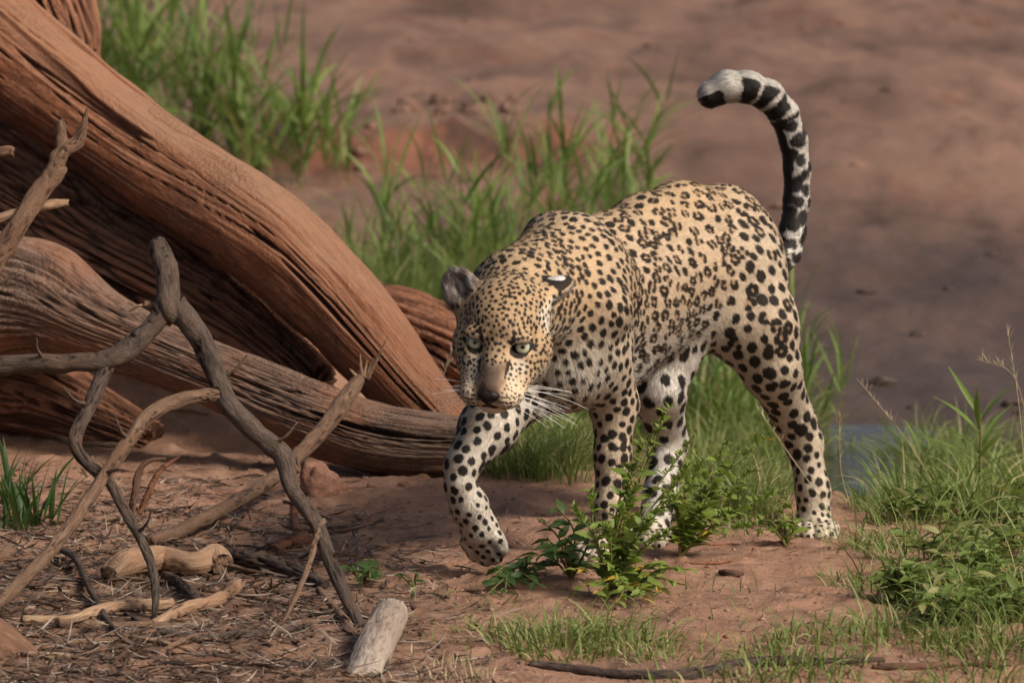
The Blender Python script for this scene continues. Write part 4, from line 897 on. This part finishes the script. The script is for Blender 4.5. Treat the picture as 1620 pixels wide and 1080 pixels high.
lying('brown_root_stick', [(1380, 1062, 5), (1450, 1058, 7), (1520, 1054, 7), (1600, 1050, 6)], M_DKLOG, 'dark stick lying in the leafy ground cover, in line with the long branch', 'stick', seed=143)
lying('stubby_twig', [(1140, 909, 5), (1150, 910, 7), (1165, 912, 7), (1175, 914, 6)], M_DKLOG, 'short dark stubby twig alone on bare sand', 'twig', seed=144, nl=30, na=16)
lying('trailing_vine', [(1070, 888, 2), (1110, 892, 2.6), (1150, 890, 2.8), (1180, 884, 2.8), (1192, 872, 2.6), (1188, 862, 2.4), (1160, 862, 2.4), (1120, 862, 2.2), (1090, 860, 2)], M_SOIL, 'thin reddish looping rootlet on the sand by the leafy herb', 'rootlet', seed=145, nl=120, na=10)
lying('pale_vine', [(735, 938, 3.5), (770, 932, 4), (810, 925, 4), (850, 910, 3.5), (872, 905, 3), (900, 900, 2)], M_TAN, 'thin pale curving stem on the sand under the lifted paw', 'stem', seed=146, nl=60, na=10)
# soil clods
m_cl, t = new_mat('dry_soil_clod'); tc = N(t, 'TexCoord'); nz = noise_n(t, tc.outputs['Object'], 60, 5, 0.65); cr = ramp(t, nz, [(0.3, (0.17, 0.075, 0.045)), (0.7, (0.38, 0.20, 0.135))])
b_ = N(t, 'BsdfPrincipled', i_Roughness=0.95); t.links.new(cr.outputs[0], b_.inputs['Base Color']); t.links.new(bump(t, nz, 0.6, 0.01), b_.inputs['Normal']); out(t, b_)
def clod(px, py, rpx, label, seed, flat=0.6, name='soil_clod', group='soil clods by the root', mat=None):
    v, f = uv_sphere(1.0, 28, 18); d = fbm(v * 1.6 + seed, 4, seed); v = v * (1 + 0.55 * d)[:, None]
    g = GG(px, py); r = rpx * pxm(g[1]); v = v * r * np.array((1.1, 0.8, flat)) + g + np.array((0, 0, r * flat * 0.3))
    return link(name, mesh_np(name, v, f), mat or m_cl, None, label, 'clod', group)
clod(505, 778, 30, 'largest red soil clod, at the foot of the splintered stick', 3, 1.2)
clod(545, 775, 14, 'small red soil clod beside the largest clod', 4)
clod(468, 760, 16, 'rounded red soil clod touching the splintered stick', 5)
clod(590, 770, 9, 'tiny pale clod in front of the gnarled root', 6)
clod(640, 768, 8, 'little clod in front of the gnarled root near the lifted leg', 7)

# lumps on the far river bed and along its eroded step
M_WETLUMP, t = new_mat('wet_mud_lump'); tc = N(t, 'TexCoord'); b_ = N(t, 'BsdfPrincipled', i_Roughness=0.7); t.links.new(ramp(t, noise_n(t, tc.outputs['Object'], 12, 4), [(0.35, (0.035, 0.022, 0.017)), (0.65, (0.085, 0.055, 0.042))]).outputs[0], b_.inputs['Base Color']); out(t, b_)
cr_ = random.Random(9)
for i in range(30):
    clod(cr_.uniform(480, 860), cr_.uniform(158, 205), cr_.uniform(7, 20), 'rounded red mud lump along the eroded step of the far bed', 200 + i, cr_.uniform(0.5, 0.9), 'mud_lump', 'mud lumps along the eroded step', m_gr)
for i in range(26):
    clod(cr_.uniform(640, 1640), cr_.uniform(20, 330), cr_.uniform(4, 13), 'flat mud lump alone on the open far river bed', 240 + i, cr_.uniform(0.25, 0.5), 'mud_lump', 'mud lumps on the far river bed', m_gr)
for i in range(8):
    clod(cr_.uniform(1290, 1640), cr_.uniform(390, 660), cr_.uniform(8, 22), 'flat mud lump on the wet bank beyond the stream', 280 + i, cr_.uniform(0.25, 0.5), 'mud_lump', 'mud lumps on the wet bank', M_WETLUMP)
# ================================================================== plants
PRN = np.random.default_rng(77)
def leaf_mat(name, a, b, tip, trans=0.35):
    """green blade: tint picks the colour, t runs root to tip"""
    m, t = new_mat(name)
    ti = N(t, 'Attribute', attribute_name='tint'); tl_ = N(t, 'Attribute', attribute_name='along'); tc = N(t, 'TexCoord')
    c = ramp(t, ti.outputs['Fac'], [(0.0, a), (0.75, b), (0.93, b), (1.0, tip)])
    c2 = mixc(t, ramp(t, tl_.outputs['Fac'], [(0.72, 0.0), (1.0, 0.45)]).outputs[0], c.outputs[0], tip)
    c3 = mixc(t, 0.25, c2, ramp(t, noise_n(t, tc.outputs['Object'], 70, 3), [(0.3, tuple(v * 0.5 for v in a)), (0.7, b)]).outputs[0])
    d = N(t, 'BsdfPrincipled', i_Roughness=0.5); d.inputs['Specular IOR Level'].default_value = 0.35; tr = N(t, 'BsdfTranslucent'); mx = N(t, 'MixShader'); mx.inputs[0].default_value = trans
    t.links.new(c3, d.inputs['Base Color']); t.links.new(mixc(t, 0.5, c3, (0.16, 0.24, 0.03)), tr.inputs['Color']); t.links.new(d.outputs[0], mx.inputs[1]); t.links.new(tr.outputs[0], mx.inputs[2]); out(t, mx)
    return m
M_GRASS = leaf_mat('grass_blade', (0.095, 0.155, 0.028), (0.235, 0.305, 0.080), (0.48, 0.42, 0.20), 0.42)
M_REED = leaf_mat('reed_blade', (0.075, 0.145, 0.030), (0.250, 0.350, 0.085), (0.42, 0.40, 0.16), 0.45)
M_HERB = leaf_mat('herb_leaf', (0.105, 0.180, 0.028), (0.245, 0.320, 0.065), (0.36, 0.37, 0.09), 0.4)
M_DARKLEAF = leaf_mat('dark_leaf', (0.022, 0.060, 0.014), (0.060, 0.115, 0.028), (0.10, 0.15, 0.04))
M_YELLOW = leaf_mat('yellowed_leaf', (0.46, 0.30, 0.03), (0.55, 0.38, 0.06), (0.50, 0.33, 0.08))
M_STRAW = leaf_mat('dry_straw', (0.34, 0.25, 0.14), (0.46, 0.37, 0.23), (0.50, 0.42, 0.28), 0.2)
M_STALK = leaf_mat('plant_stalk', (0.10, 0.12, 0.03), (0.20, 0.15, 0.05), (0.26, 0.13, 0.06), 0.1)
def blades(base, az, elev, length, width, bend, seg=6, droop=0.0, tint=None, fold=0.35):
    """arching blades as folded strips; all arguments arrays of n"""
    n = len(base); base = np.asarray(base, float); t = np.linspace(0, 1, seg + 1)
    e = elev[:, None] - bend[:, None] * t[None] ** 1.4
    h = np.stack((np.cos(az), np.sin(az)), 1)
    st = np.stack((np.cos(e) * h[:, 0:1], np.cos(e) * h[:, 1:2], np.sin(e)), -1) * (length / seg)[:, None, None]
    c = base[:, None] + np.concatenate((np.zeros((n, 1, 3)), np.cumsum(0.5 * (st[:, 1:] + st[:, :-1]), 1)), 1)
    T_ = unit(st); side = np.stack((-np.sin(az), np.cos(az), 0 * az), 1)[:, None].repeat(seg + 1, 1)
    tw = PRN.uniform(-0.8, 0.8, n)[:, None] * (0.4 + t[None]); nn = np.cross(T_, side)
    sd = side * np.cos(tw)[..., None] + nn * np.sin(tw)[..., None]; nn = np.cross(T_, sd)
    wp = np.clip(np.minimum(1.0, 0.55 + 2.2 * t) * (1 - t ** 2.2), 0.03, 1)[None] * width[:, None] * 0.5
    L_ = c - sd * wp[..., None] - nn * (wp * fold)[..., None]; R_ = c + sd * wp[..., None] - nn * (wp * fold)[..., None]
    V = np.stack((L_, c, R_), 2).reshape(-1, 3)
    i = np.arange(n * (seg + 1) * 3).reshape(n, seg + 1, 3)
    F = np.concatenate([np.stack((i[:, :-1, k], i[:, :-1, k + 1], i[:, 1:, k + 1], i[:, 1:, k]), -1).reshape(-1, 4) for k in (0, 1)])
    ti = (PRN.random(n) if tint is None else tint)[:, None, None].repeat(seg + 1, 1).repeat(3, 2)
    al = np.broadcast_to(t[None, :, None], (n, seg + 1, 3))
    return V, F, ti.ravel(), al.ravel()
def join(parts):
    V = []; F = []; A = []; B = []; o = 0
    for v, f, a, b in parts: V.append(v); F.append(f + o); A.append(a); B.append(b); o += len(v)
    return np.vstack(V), np.vstack(F), np.concatenate(A), np.concatenate(B)
def plant_mesh(name, parts):
    v, f, a, b = join(parts); me_ = mesh_np(name, v, f); attr(me_, 'tint', 'FLOAT', a); attr(me_, 'along', 'FLOAT', b); return me_
def stalk(pts, r0, r1, ns=6):
    v, f = thin_tube(catmull(pts, 14), r0, r1, ns); return v, f, np.full(len(v), PRN.random()), np.repeat(np.linspace(0, 0.9, 14), ns)
def tuft(name, px, py, hpx, n, spread, mat, label, cat, group=None, wid=0.004, bend=(0.5, 1.5), straw=0.08):
    """one clump of grass growing at the ground point seen at (px, py)"""
    g = GG(px, py); k = pxm(g[1]); a = PRN.random(n) * 6.283; r = np.sqrt(PRN.random(n)) * spread
    b = np.stack((g[0] + r * np.cos(a), g[1] + r * np.sin(a), 0 * a), 1); b[:, 2] = hgt(b[:, 0], b[:, 1]) - 0.004
    L = hpx * k * PRN.uniform(0.45, 1.2, n); az = a + PRN.normal(0, 0.9, n)
    ti = PRN.random(n) * 0.9; ti[PRN.random(n) < straw] = 1.0
    return link(name, plant_mesh(name, [blades(b, az, PRN.uniform(1.05, 1.52, n), L, wid * PRN.uniform(0.6, 1.3, n), PRN.uniform(*bend, n), 6, tint=ti)]), mat, None, label, cat, group)
def reed(px, py, toppy, nst, label, group, spread=0.08, wid=0.013, lean=0.25, leafl=0.22, nleaf=8, name='reed_plant'):
    g = GG(px, py); k = pxm(g[1]); root = empty(name, tuple(g), label, 'reed', group); Hh = (py - toppy) * k
    for s in range(nst):
        a = PRN.random() * 6.283; r = spread * math.sqrt(PRN.random()); b = np.array((g[0] + r * math.cos(a), g[1] + r * math.sin(a), 0.0)); b[2] = hz1(b[0], b[1]) - 0.01
        h = Hh * PRN.uniform(0.5, 0.88) * (1 if s else 0.95); ld = PRN.random() * 6.283; lv = PRN.uniform(0.05, lean) * h
        pts = [b, b + np.array((math.cos(ld) * lv * .3, math.sin(ld) * lv * .3, h * .5)), b + np.array((math.cos(ld) * lv, math.sin(ld) * lv, h))]
        c = catmull(pts, 40); so = link('stem', plant_mesh('stem', [stalk(pts, 0.0035, 0.0015)]), M_STALK, root)
        n = nleaf; u = np.sort(PRN.uniform(0.12, 1.0, n)); u[-1] = 1.0; u[-2] = .97; bb = c[(u * 39).astype(int)]
        az = ld + np.arange(n) * math.pi + PRN.normal(0, 0.7, n); el_ = np.where(u > 0.93, PRN.uniform(1.1, 1.5, n), PRN.uniform(0.75, 1.25, n))
        link('leaf_blades', plant_mesh('leaf_blades', [blades(bb, az, el_, leafl * PRN.uniform(0.6, 1.15, n) * (0.7 + 0.3 * Hh / 0.5), wid * PRN.uniform(0.6, 1.15, n), PRN.uniform(0.2, 1.1, n), 8)]), M_REED, so)
    return root
# --- reeds behind the trunk
gl = 'reeds behind the leaning trunk'
for i, (x, y, top) in enumerate(((165, 240, -60), (225, 240, -50), (285, 270, -40), (340, 290, 0), (395, 300, 40), (440, 300, 80), (475, 290, 140), (230, 190, -80))):
    reed(x, y, top, 6, 'dense dark green reed clump behind the upper part of the leaning trunk', gl, 0.20, 0.019, 0.55, 0.36, 9)
gm = 'reeds between the trunk and the leopard'
for i, (x, y, top) in enumerate(((560, 430, 320), (600, 440, 300), (655, 420, 200), (690, 440, 165), (735, 430, 150), (770, 440, 260), (830, 420, 250), (872, 410, 150), (905, 400, 190), (940, 370, 150), (985, 350, 125), (960, 390, 230), (1010, 380, 290))):
    reed(x, y, top, 4, 'bright green reed clump on the mud behind the leopard shoulder', gm, 0.12, 0.015, 0.40, 0.27, 9)
for i in range(34):
    x = PRN.uniform(520, 860); y = PRN.uniform(410, 485) - (x > 780) * 15
    tuft('grass_tuft', x, y, PRN.uniform(80, 140), 80, 0.17, M_GRASS, 'soft bright green grass tuft under the reeds behind the leopard', 'grass', 'grass tufts under the reeds', 0.0065, (0.2, 1.1))
# --- grass behind the leopard legs
gb = 'grass tufts behind the leopard legs'
for i in range(64):
    x, y = ((PRN.uniform(805, 945), PRN.uniform(690, 768)) if i < 22 else (PRN.uniform(1215, 1278), PRN.uniform(700, 775)) if i < 36 else (PRN.uniform(1070, 1215), PRN.uniform(720, 835)))
    tuft('grass_tuft', x, y, PRN.uniform(60, 125), 80, 0.07, M_GRASS, 'fine green grass tuft growing between the leopard legs', 'grass', gb, 0.0036, (0.4, 1.9), 0.24)
for i in range(24):
    x, y = PRN.uniform(815, 1250), PRN.uniform(640, 705)
    tuft('grass_tuft', x, y, PRN.uniform(80, 150), 90, 0.14, M_GRASS, 'taller grass tuft on the bank edge seen under the leopard belly', 'grass', 'grass tufts on the bank edge', 0.0048, (0.4, 1.5), 0.12)
for x, y, top in ((1095, 690, 540), (1130, 700, 545), (1160, 690, 560), (1195, 705, 590), (1225, 720, 620), (880, 690, 600)):
    reed(x, y, top, 6, 'thin reed plant rising from the grass under the leopard belly', 'reeds under the belly', 0.10, 0.010, 0.3, 0.16, 7)
reed(1262, 655, 435, 5, 'slender reed plant right behind the leopard hind leg', None, 0.05, 0.012, 0.20, 0.22, 9)
reed(1300, 690, 540, 4, 'short reed with drooping blades between hind leg and stream', None, 0.06, 0.009, 0.6, 0.24, 7)
# --- bank edge, right
for i in range(54):
    x = PRN.uniform(1300, 1660); y = PRN.uniform(735, 825)
    if x < 1370 and y > 765: y -= 65
    lowg = 0.45 if 1285 < x < 1440 else 1.0
    tuft('grass_tuft', x, y, PRN.uniform(50, 125) * lowg, 70, 0.08, M_GRASS, 'green grass tuft on the bank edge beside the hind leg', 'grass', 'grass tufts along the stream bank', 0.0042, (0.4, 1.9), 0.16)
# --- front strips
for i in range(46):
    x, y = ((PRN.uniform(760, 1060), PRN.uniform(995, 1050)) if i < 18 else (PRN.uniform(1060, 1640), PRN.uniform(985, 1085)))
    tuft('grass_tuft', x, y, PRN.uniform(35, 95), 38, 0.095, M_GRASS, 'low sprawling grass tuft in the front strip by the long branch', 'grass', 'front strip grass tufts', 0.0040, (0.6, 2.4), 0.22)
for i in range(9):
    x, y = PRN.uniform(600, 760), PRN.uniform(1050, 1085)
    tuft('straw_tuft', x, y, 40, 18, 0.06, M_STRAW, 'dry grey straw tuft beside the bleached log', 'grass', 'dry straw by the bleached log', 0.003, (0.8, 2.2))
for x, y in ((5, 800), (30, 825), (-10, 840), (55, 835)):
    tuft('sedge_tuft', x, y, 130, 16, 0.05, M_DARKLEAF, 'bluish green sedge tuft at the edge of the stick pile', 'sedge', 'sedge by the stick pile', 0.011, (0.3, 1.0))
for x, y in ((150, 880), (190, 850), (230, 870)):
    tuft('straw_tuft', x, y, 60, 10, 0.05, M_STRAW, 'wispy dry grass arching over the stick pile', 'grass', 'dry wisps on the stick pile', 0.0025, (1.2, 2.4))
# --- broad leaves: one shared outline, serrated, folded along the midrib
def leaf_data(name, serr=0.12, ratio=0.42, n=11, curl=0.25):
    t = np.linspace(0, 1, n); wdt = ratio * np.sin(np.pi * t ** 0.8) ** 0.9 * (1 + serr * (np.arange(n) % 2 * 2 - 1)); wdt[0] = 0.03; wdt[-1] = 0.01
    z = -curl * t ** 2 
    V = []
    for i in range(n): V += [(t[i], -wdt[i] / 1, z[i] + 0.35 * wdt[i]), (t[i], 0, z[i]), (t[i], wdt[i] / 1, z[i] + 0.35 * wdt[i])]
    i = np.arange(n * 3).reshape(n, 3); F = np.concatenate([np.stack((i[:-1, k], i[1:, k], i[1:, k + 1], i[:-1, k + 1]), -1).reshape(-1, 4) for k in (0, 1)])
    me_ = mesh_np(name, np.array(V), F); attr(me_, 'tint', 'FLOAT', np.full(len(V), PRN.random())); attr(me_, 'along', 'FLOAT', np.repeat(t, 3) * 0.75); return me_
def leaf_set(mat, k=4, **kw):
    L = []
    for i in range(k): me_ = leaf_data('leaf', **kw); me_.materials.append(mat); L.append(me_)
    return L
LS_HERB = leaf_set(M_HERB, 6, serr=0.2, ratio=0.25); LS_DARK = leaf_set(M_DARKLEAF, 5, serr=0.08, ratio=0.22, curl=0.35); LS_YEL = leaf_set(M_YELLOW, 3, serr=0.2, ratio=0.18); LS_LANCE = leaf_set(M_REED, 4, serr=0.0, ratio=0.05, curl=0.3); LS_COVER = leaf_set(M_GRASS, 5, serr=0.03, ratio=0.20, curl=0.3)
def put_leaf(me_, p, d, up, size, parent):
    d = unit(d); s = unit(np.cross(up, d)); u = np.cross(d, s); o = link('leaf', me_, None, None); o.parent = parent; o.matrix_parent_inverse = parent.matrix_basis.inverted()
    o.matrix_basis = Matrix(((d[0] * size, s[0] * size, u[0] * size, p[0]), (d[1] * size, s[1] * size, u[1] * size, p[1]), (d[2] * size, s[2] * size, u[2] * size, p[2]), (0, 0, 0, 1)))
    return o
def herb(name, base, tips, label, cat, leaves, size, per, spike=0.0, group=None, yellow=0.05, r0=0.0028, start=0.12, droop=0.3, spike_set=None, mat=M_STALK):
    """leafy stems from one rootstock: tips are (px, py, Y)"""
    root = empty(name, tuple(base), label, cat, group)
    for (a, b, c) in tips:
        tp = P(a, b, c); mid = (base + tp) / 2 + np.array((PRN.normal(0, .012), PRN.normal(0, .012), 0.015)) + (base - tp) * np.array((0.12, 0.12, -0.02)); pts = [base, mid, tp]; cv = catmull(pts, 60)
        so = link('stem', plant_mesh('stem', [stalk(pts, r0, r0 * 0.35)]), mat, root)
        Lh = np.linalg.norm(tp - base)
        for j in range(per):
            u = start + (1 - start) * (j + PRN.random() * 0.6) / per; i = min(int(u * 59), 58); p = cv[i]; tg_ = unit(cv[i + 1] - cv[i])
            az = j * 2.4 + PRN.normal(0, 0.4); o_ = unit(np.array((math.cos(az), math.sin(az), 0.15)))
            d = unit(o_ + tg_ * PRN.uniform(0.3, 1.0) - np.array((0, 0, droop * PRN.random()))); sz = size * PRN.uniform(0.6, 1.25) * (1 - 0.45 * u)
            L_ = LS_YEL if PRN.random() < yellow * (1.6 - u) else leaves
            put_leaf(L_[PRN.integers(len(L_))], p, d, Z3 + 0.4 * PRN.normal(size=3), sz, so)
        if spike > 0:
            nn_ = 34; u = 1 - spike * PRN.random(nn_); bb_ = cv[np.minimum((u * 59).astype(int), 58)]
            link('leaf_spike', plant_mesh('leaf_spike', [blades(bb_, PRN.random(nn_) * 6.28, PRN.uniform(0.6, 1.2, nn_), size * PRN.uniform(0.22, 0.5, nn_), np.full(nn_, size * 0.13), PRN.uniform(0, 0.6, nn_), 4)]), M_HERB, so)
    return root
gb_ = GG(962, 945)
herb('leafy_herb', gb_, [(1050, 660, -.30), (1012, 760, -.40), (1085, 745, -.34), (960, 830, -.48), (1060, 840, -.48), (1015, 700, -.33), (1062, 640, -.28), (1000, 738, -.36), (1040, 690, -.30), (1108, 715, -.30), (1098, 690, -.22), (1075, 780, -.42), (1030, 820, -.5), (985, 800, -.45), (935, 775, -.40), (905, 800, -.44)], 'yellow-green leafy herb in front of the planted foreleg, some leaves yellowed', 'herb', LS_HERB, 0.042, 18, 0.26, yellow=0.06)
herb('bushy_herb', GG(1075, 880), [(1110, 730, .05), (1150, 735, .10), (1190, 745, .12), (1215, 690, .10), (1225, 780, .1), (1120, 800, -.05), (1165, 810, -.02), (1060, 790, 0), (1200, 830, 0.0), (1095, 760, .02), (1135, 770, .05), (1175, 770, .08), (1150, 700, .1)], 'bushy yellow-green herb spreading between foreleg and hind foot', 'herb', LS_HERB, 0.041, 22, 0.2, yellow=0.04)
herb('low_herb', GG(1000, 935), [(1085, 925, -.55), (1090, 900, -.5), (1060, 940, -.62), (940, 940, -.62), (905, 930, -.6), (975, 955, -.66), (1020, 950, -.64), (1045, 890, -.5), (890, 900, -.5), (960, 900, -.5), (1005, 880, -.5), (930, 890, -.5), (985, 920, -.6)], 'low yellowing herb sprawling at the base of the leafy herb', 'herb', LS_HERB, 0.042, 14, 0, yellow=0.2)
herb('toothed_herb', GG(1245, 860), [(1215, 780, .3), (1240, 790, .3), (1200, 820, .25), (1230, 820, .2), (1190, 840, .15)], 'small toothed herb growing beside the hind foot', 'herb', LS_HERB, 0.036, 9, 0, yellow=0.05)
herb('dark_leafed_herb', GG(905, 915), [(850, 820, -.35), (880, 800, -.35), (905, 845, -.4), (865, 850, -.42), (930, 850, -.45), (840, 880, -.45), (880, 870, -.5)], 'dark green broad-leafed herb beside the planted forepaw', 'herb', LS_DARK, 0.058, 8, 0, yellow=0)
herb('creeping_herb', GG(820, 925), [(755, 925, -.52), (780, 910, -.45), (800, 940, -.6), (850, 900, -.45), (860, 930, -.55), (770, 940, -.58), (830, 890, -.4)], 'dark creeping herb on the sand under the lifted paw', 'herb', LS_DARK, 0.042, 9, 0, yellow=0)
herb('seedling', GG(575, 925), [(575, 885, -.45), (555, 900, -.45), (598, 900, -.45), (585, 915, -.5), (560, 918, -.5)], 'small bright seedling alone on bare soil by the forked branch', 'seedling', LS_DARK, 0.040, 6, 0, yellow=0)
herb('tiny_seedling', GG(655, 928), [(650, 915, -.45), (662, 917, -.45)], 'tiny seedling between the lifted paw and the forked branch', 'seedling', LS_DARK, 0.022, 4, 0, yellow=0)
# tall lance-leafed plants on the bank
def lance(px, py, top, Y, label, leafs, size):
    b = GG(px, py); root = empty('lance_leafed_plant', tuple(b), label, 'plant'); tp = P(px + 6, top, b[1]); link('stem', plant_mesh('stem', [stalk([b, (b + tp) / 2 + np.array((.004, 0, 0)), tp], 0.004, 0.002)]), M_STALK, root)
    for j in range(leafs):
        u = 0.35 + 0.65 * (j + 0.5) / leafs; p = b + (tp - b) * u; az = j * 2.4 + 0.3; d = unit(np.array((math.cos(az), 0.6 * math.sin(az), 0.75 + 1.2 * max(0, u - 0.8) * 5)))
        put_leaf(LS_LANCE[j % 4], p, d, Z3 + 0.2 * PRN.normal(size=3), size * PRN.uniform(0.75, 1.1), root)
lance(1545, 800, 655, 0, 'tall lance-leafed plant with a red stem on the bank edge', 10, 0.15)
lance(1452, 790, 715, 0, 'shorter lance-leafed plant beside the tall one', 7, 0.09)
# --- broad-leaved ground cover in front of the stream bank
for i in range(34):
    x = PRN.uniform(1370, 1650); y = PRN.uniform(790, 1000); 
    if x < 1400 and y > 890: x += 130
    b = GG(x, y); k = pxm(b[1]); tips = [(x + PRN.uniform(-75, 75), y - PRN.uniform(15, 60), b[1] + PRN.uniform(-.15, .15)) for _ in range(4)]
    herb('ground_cover_plant', b, tips, 'low broad-leaved green plant in the ground cover beside the bare sand', 'plant', LS_COVER, 0.050, 12, 0, 'ground cover plants', 0.01, 0.002, mat=M_GRASS)
for i in range(26):
    x = PRN.uniform(1370, 1660); y = PRN.uniform(830, 1030)
    if x < 1420 and y > 890: continue
    tuft('grass_tuft', x, y, PRN.uniform(70, 150), 24, 0.12, M_GRASS, 'thin grass tuft growing through the ground cover plants', 'grass', 'grass tufts in the ground cover', 0.0036, (0.6, 2.2), 0.2)
for i in range(16):
    x, y = ((PRN.uniform(1165, 1245), PRN.uniform(800, 850)) if i < 8 else (PRN.uniform(1340, 1420), PRN.uniform(860, 960)))
    tuft('grass_tuft', x, y, PRN.uniform(30, 65), 34, 0.06, M_GRASS, 'short patchy grass tuft at the edge of the bare sand near the hind foot', 'grass', 'short tufts round the bare sand', 0.0036, (0.6, 2.2), 0.25)
# sparse blades on the sand
n = 160; bb = []
for i in range(n):
    x, y = PRN.uniform(640, 1340), PRN.uniform(930, 1050); bb.append(GG(x, y))
bb = np.array(bb)
link('stray_grass', plant_mesh('stray_grass', [blades(bb, PRN.random(n) * 6.28, PRN.uniform(.6, 1.5, n), PRN.uniform(.02, .07, n), PRN.uniform(.0015, .0035, n), PRN.uniform(.3, 1.8, n))]), M_GRASS, None, 'stray short grass blades scattered over the bare sand', 'grass', None, 'stuff')
# seeding grass stems
def seed_stem(pts, label):
    q = [P(*p) for p in pts]; c = catmull(q, 40); parts = [stalk(q, 0.0011, 0.0006, 5)]
    n = 26; u = PRN.uniform(0.6, 1, n); bb = c[(u * 39).astype(int)]; tg_ = unit(c[-1] - c[-8]); az0 = math.atan2(tg_[1], tg_[0])
    parts.append(blades(bb, PRN.random(n) * 6.28, PRN.uniform(0.8, 1.5, n), PRN.uniform(.008, .03, n), np.full(n, .0014), PRN.uniform(0, .5, n), 3, tint=np.full(n, 1.0)))
    return link('seeding_grass_stem', plant_mesh('seeding_grass_stem', parts), M_STRAW, None, label, 'grass stem')
seed_stem([(1480, 770, .75), (1430, 690, .75), (1355, 598, .75)], 'long seeding grass stem slanting over the stream')
seed_stem([(1625, 800, .7), (1612, 640, .7), (1592, 512, .7)], 'tall upright seeding grass stem on the bank')
seed_stem([(1625, 660, .7), (1600, 590, .7), (1545, 568, .7)], 'arched seeding grass stem above the lance-leafed plant')
seed_stem([(1345, 800, .6), (1330, 740, .6), (1328, 650, .6)], 'short thin seeding stem close to the hind leg')
seed_stem([(1300, 790, .4), (1250, 720, .4), (1195, 640, .4)], 'thin pale grass stem crossing the hind shin')
seed_stem([(690, 640, .9), (700, 600, .9), (716, 552, .9)], 'thin green stem rising beside the leopard cheek')
# --- litter: wood crumbs, leaf bits and needles on the ground by the sticks
def litter(name, n, region, mat, lo, hi, wid, label, dens=None):
    b = []
    while len(b) < n:
        x, y = PRN.uniform(region[0], region[2]), PRN.uniform(region[1], region[3])
        if dens is None or PRN.random() < dens(x, y): b.append(GG2(x, y))
    b = np.array(b); b[:, 2] = hgt(b[:, 0], b[:, 1]) + PRN.uniform(0.001, 0.012, n)
    return link(name, plant_mesh(name, [blades(b, PRN.random(n) * 6.28, PRN.normal(0.03, .16, n), PRN.uniform(lo, hi, n), wid * PRN.uniform(.5, 1.5, n), PRN.normal(0, .35, n), 4)]), mat, None, label, 'litter', None, 'stuff')
def GG2(x, y): return G(x, y, 0.0)
dl = lambda x, y: float(np.clip(1.2 - max(0, x - 330) / 420 - max(0, 880 - y) / 160, 0.02, 1))
M_LIT1 = leaf_mat('brown_litter', (0.038, 0.024, 0.017), (0.115, 0.068, 0.046), (0.24, 0.16, 0.11), 0.05)
M_LIT2 = leaf_mat('grey_litter', (0.20, 0.155, 0.12), (0.38, 0.30, 0.23), (0.48, 0.40, 0.31), 0.05)
litter('brown_litter', 4000, (-20, 740, 820, 1090), M_LIT1, .012, .07, .006, 'brown leaf and bark litter spread under the sticks', dl)
litter('grey_litter', 2200, (-20, 760, 820, 1090), M_LIT2, .012, .075, .0032, 'grey twig and straw litter spread under the sticks', dl)
litter('sand_litter', 500, (600, 790, 1640, 1085), M_LIT1, .008, .03, .003, 'sparse brown specks of litter on the sand')
# fallen twigs one can pick out
for i in range(84):
    x, y = PRN.uniform(-10, 620), PRN.uniform(800, 1078)
    if PRN.random() > dl(x, y): continue
    L = PRN.uniform(25, 95); a = PRN.normal(0, 0.45); r = PRN.uniform(1.6, 4.5)
    lying('fallen_twig', [(x - L * math.cos(a), y - L * math.sin(a) * .35, r), (x + PRN.normal(0, 4), y + PRN.normal(0, 3), r * 1.1), (x + L * math.cos(a), y + L * math.sin(a) * .35, r * .7)], (M_TAN, M_GREY, M_DKLOG, M_PALE)[i % 4],
          ('thin tan twig lying among the litter of the stick pile', 'thin charcoal twig lying among the litter of the stick pile', 'thin dark brown twig lying among the litter of the stick pile', 'thin pale twig lying among the litter of the stick pile')[i % 4], 'twig', ('tan litter twigs', 'charcoal litter twigs', 'brown litter twigs', 'pale litter twigs')[i % 4], lift=1.3, nl=24, na=9, seed=300 + i)
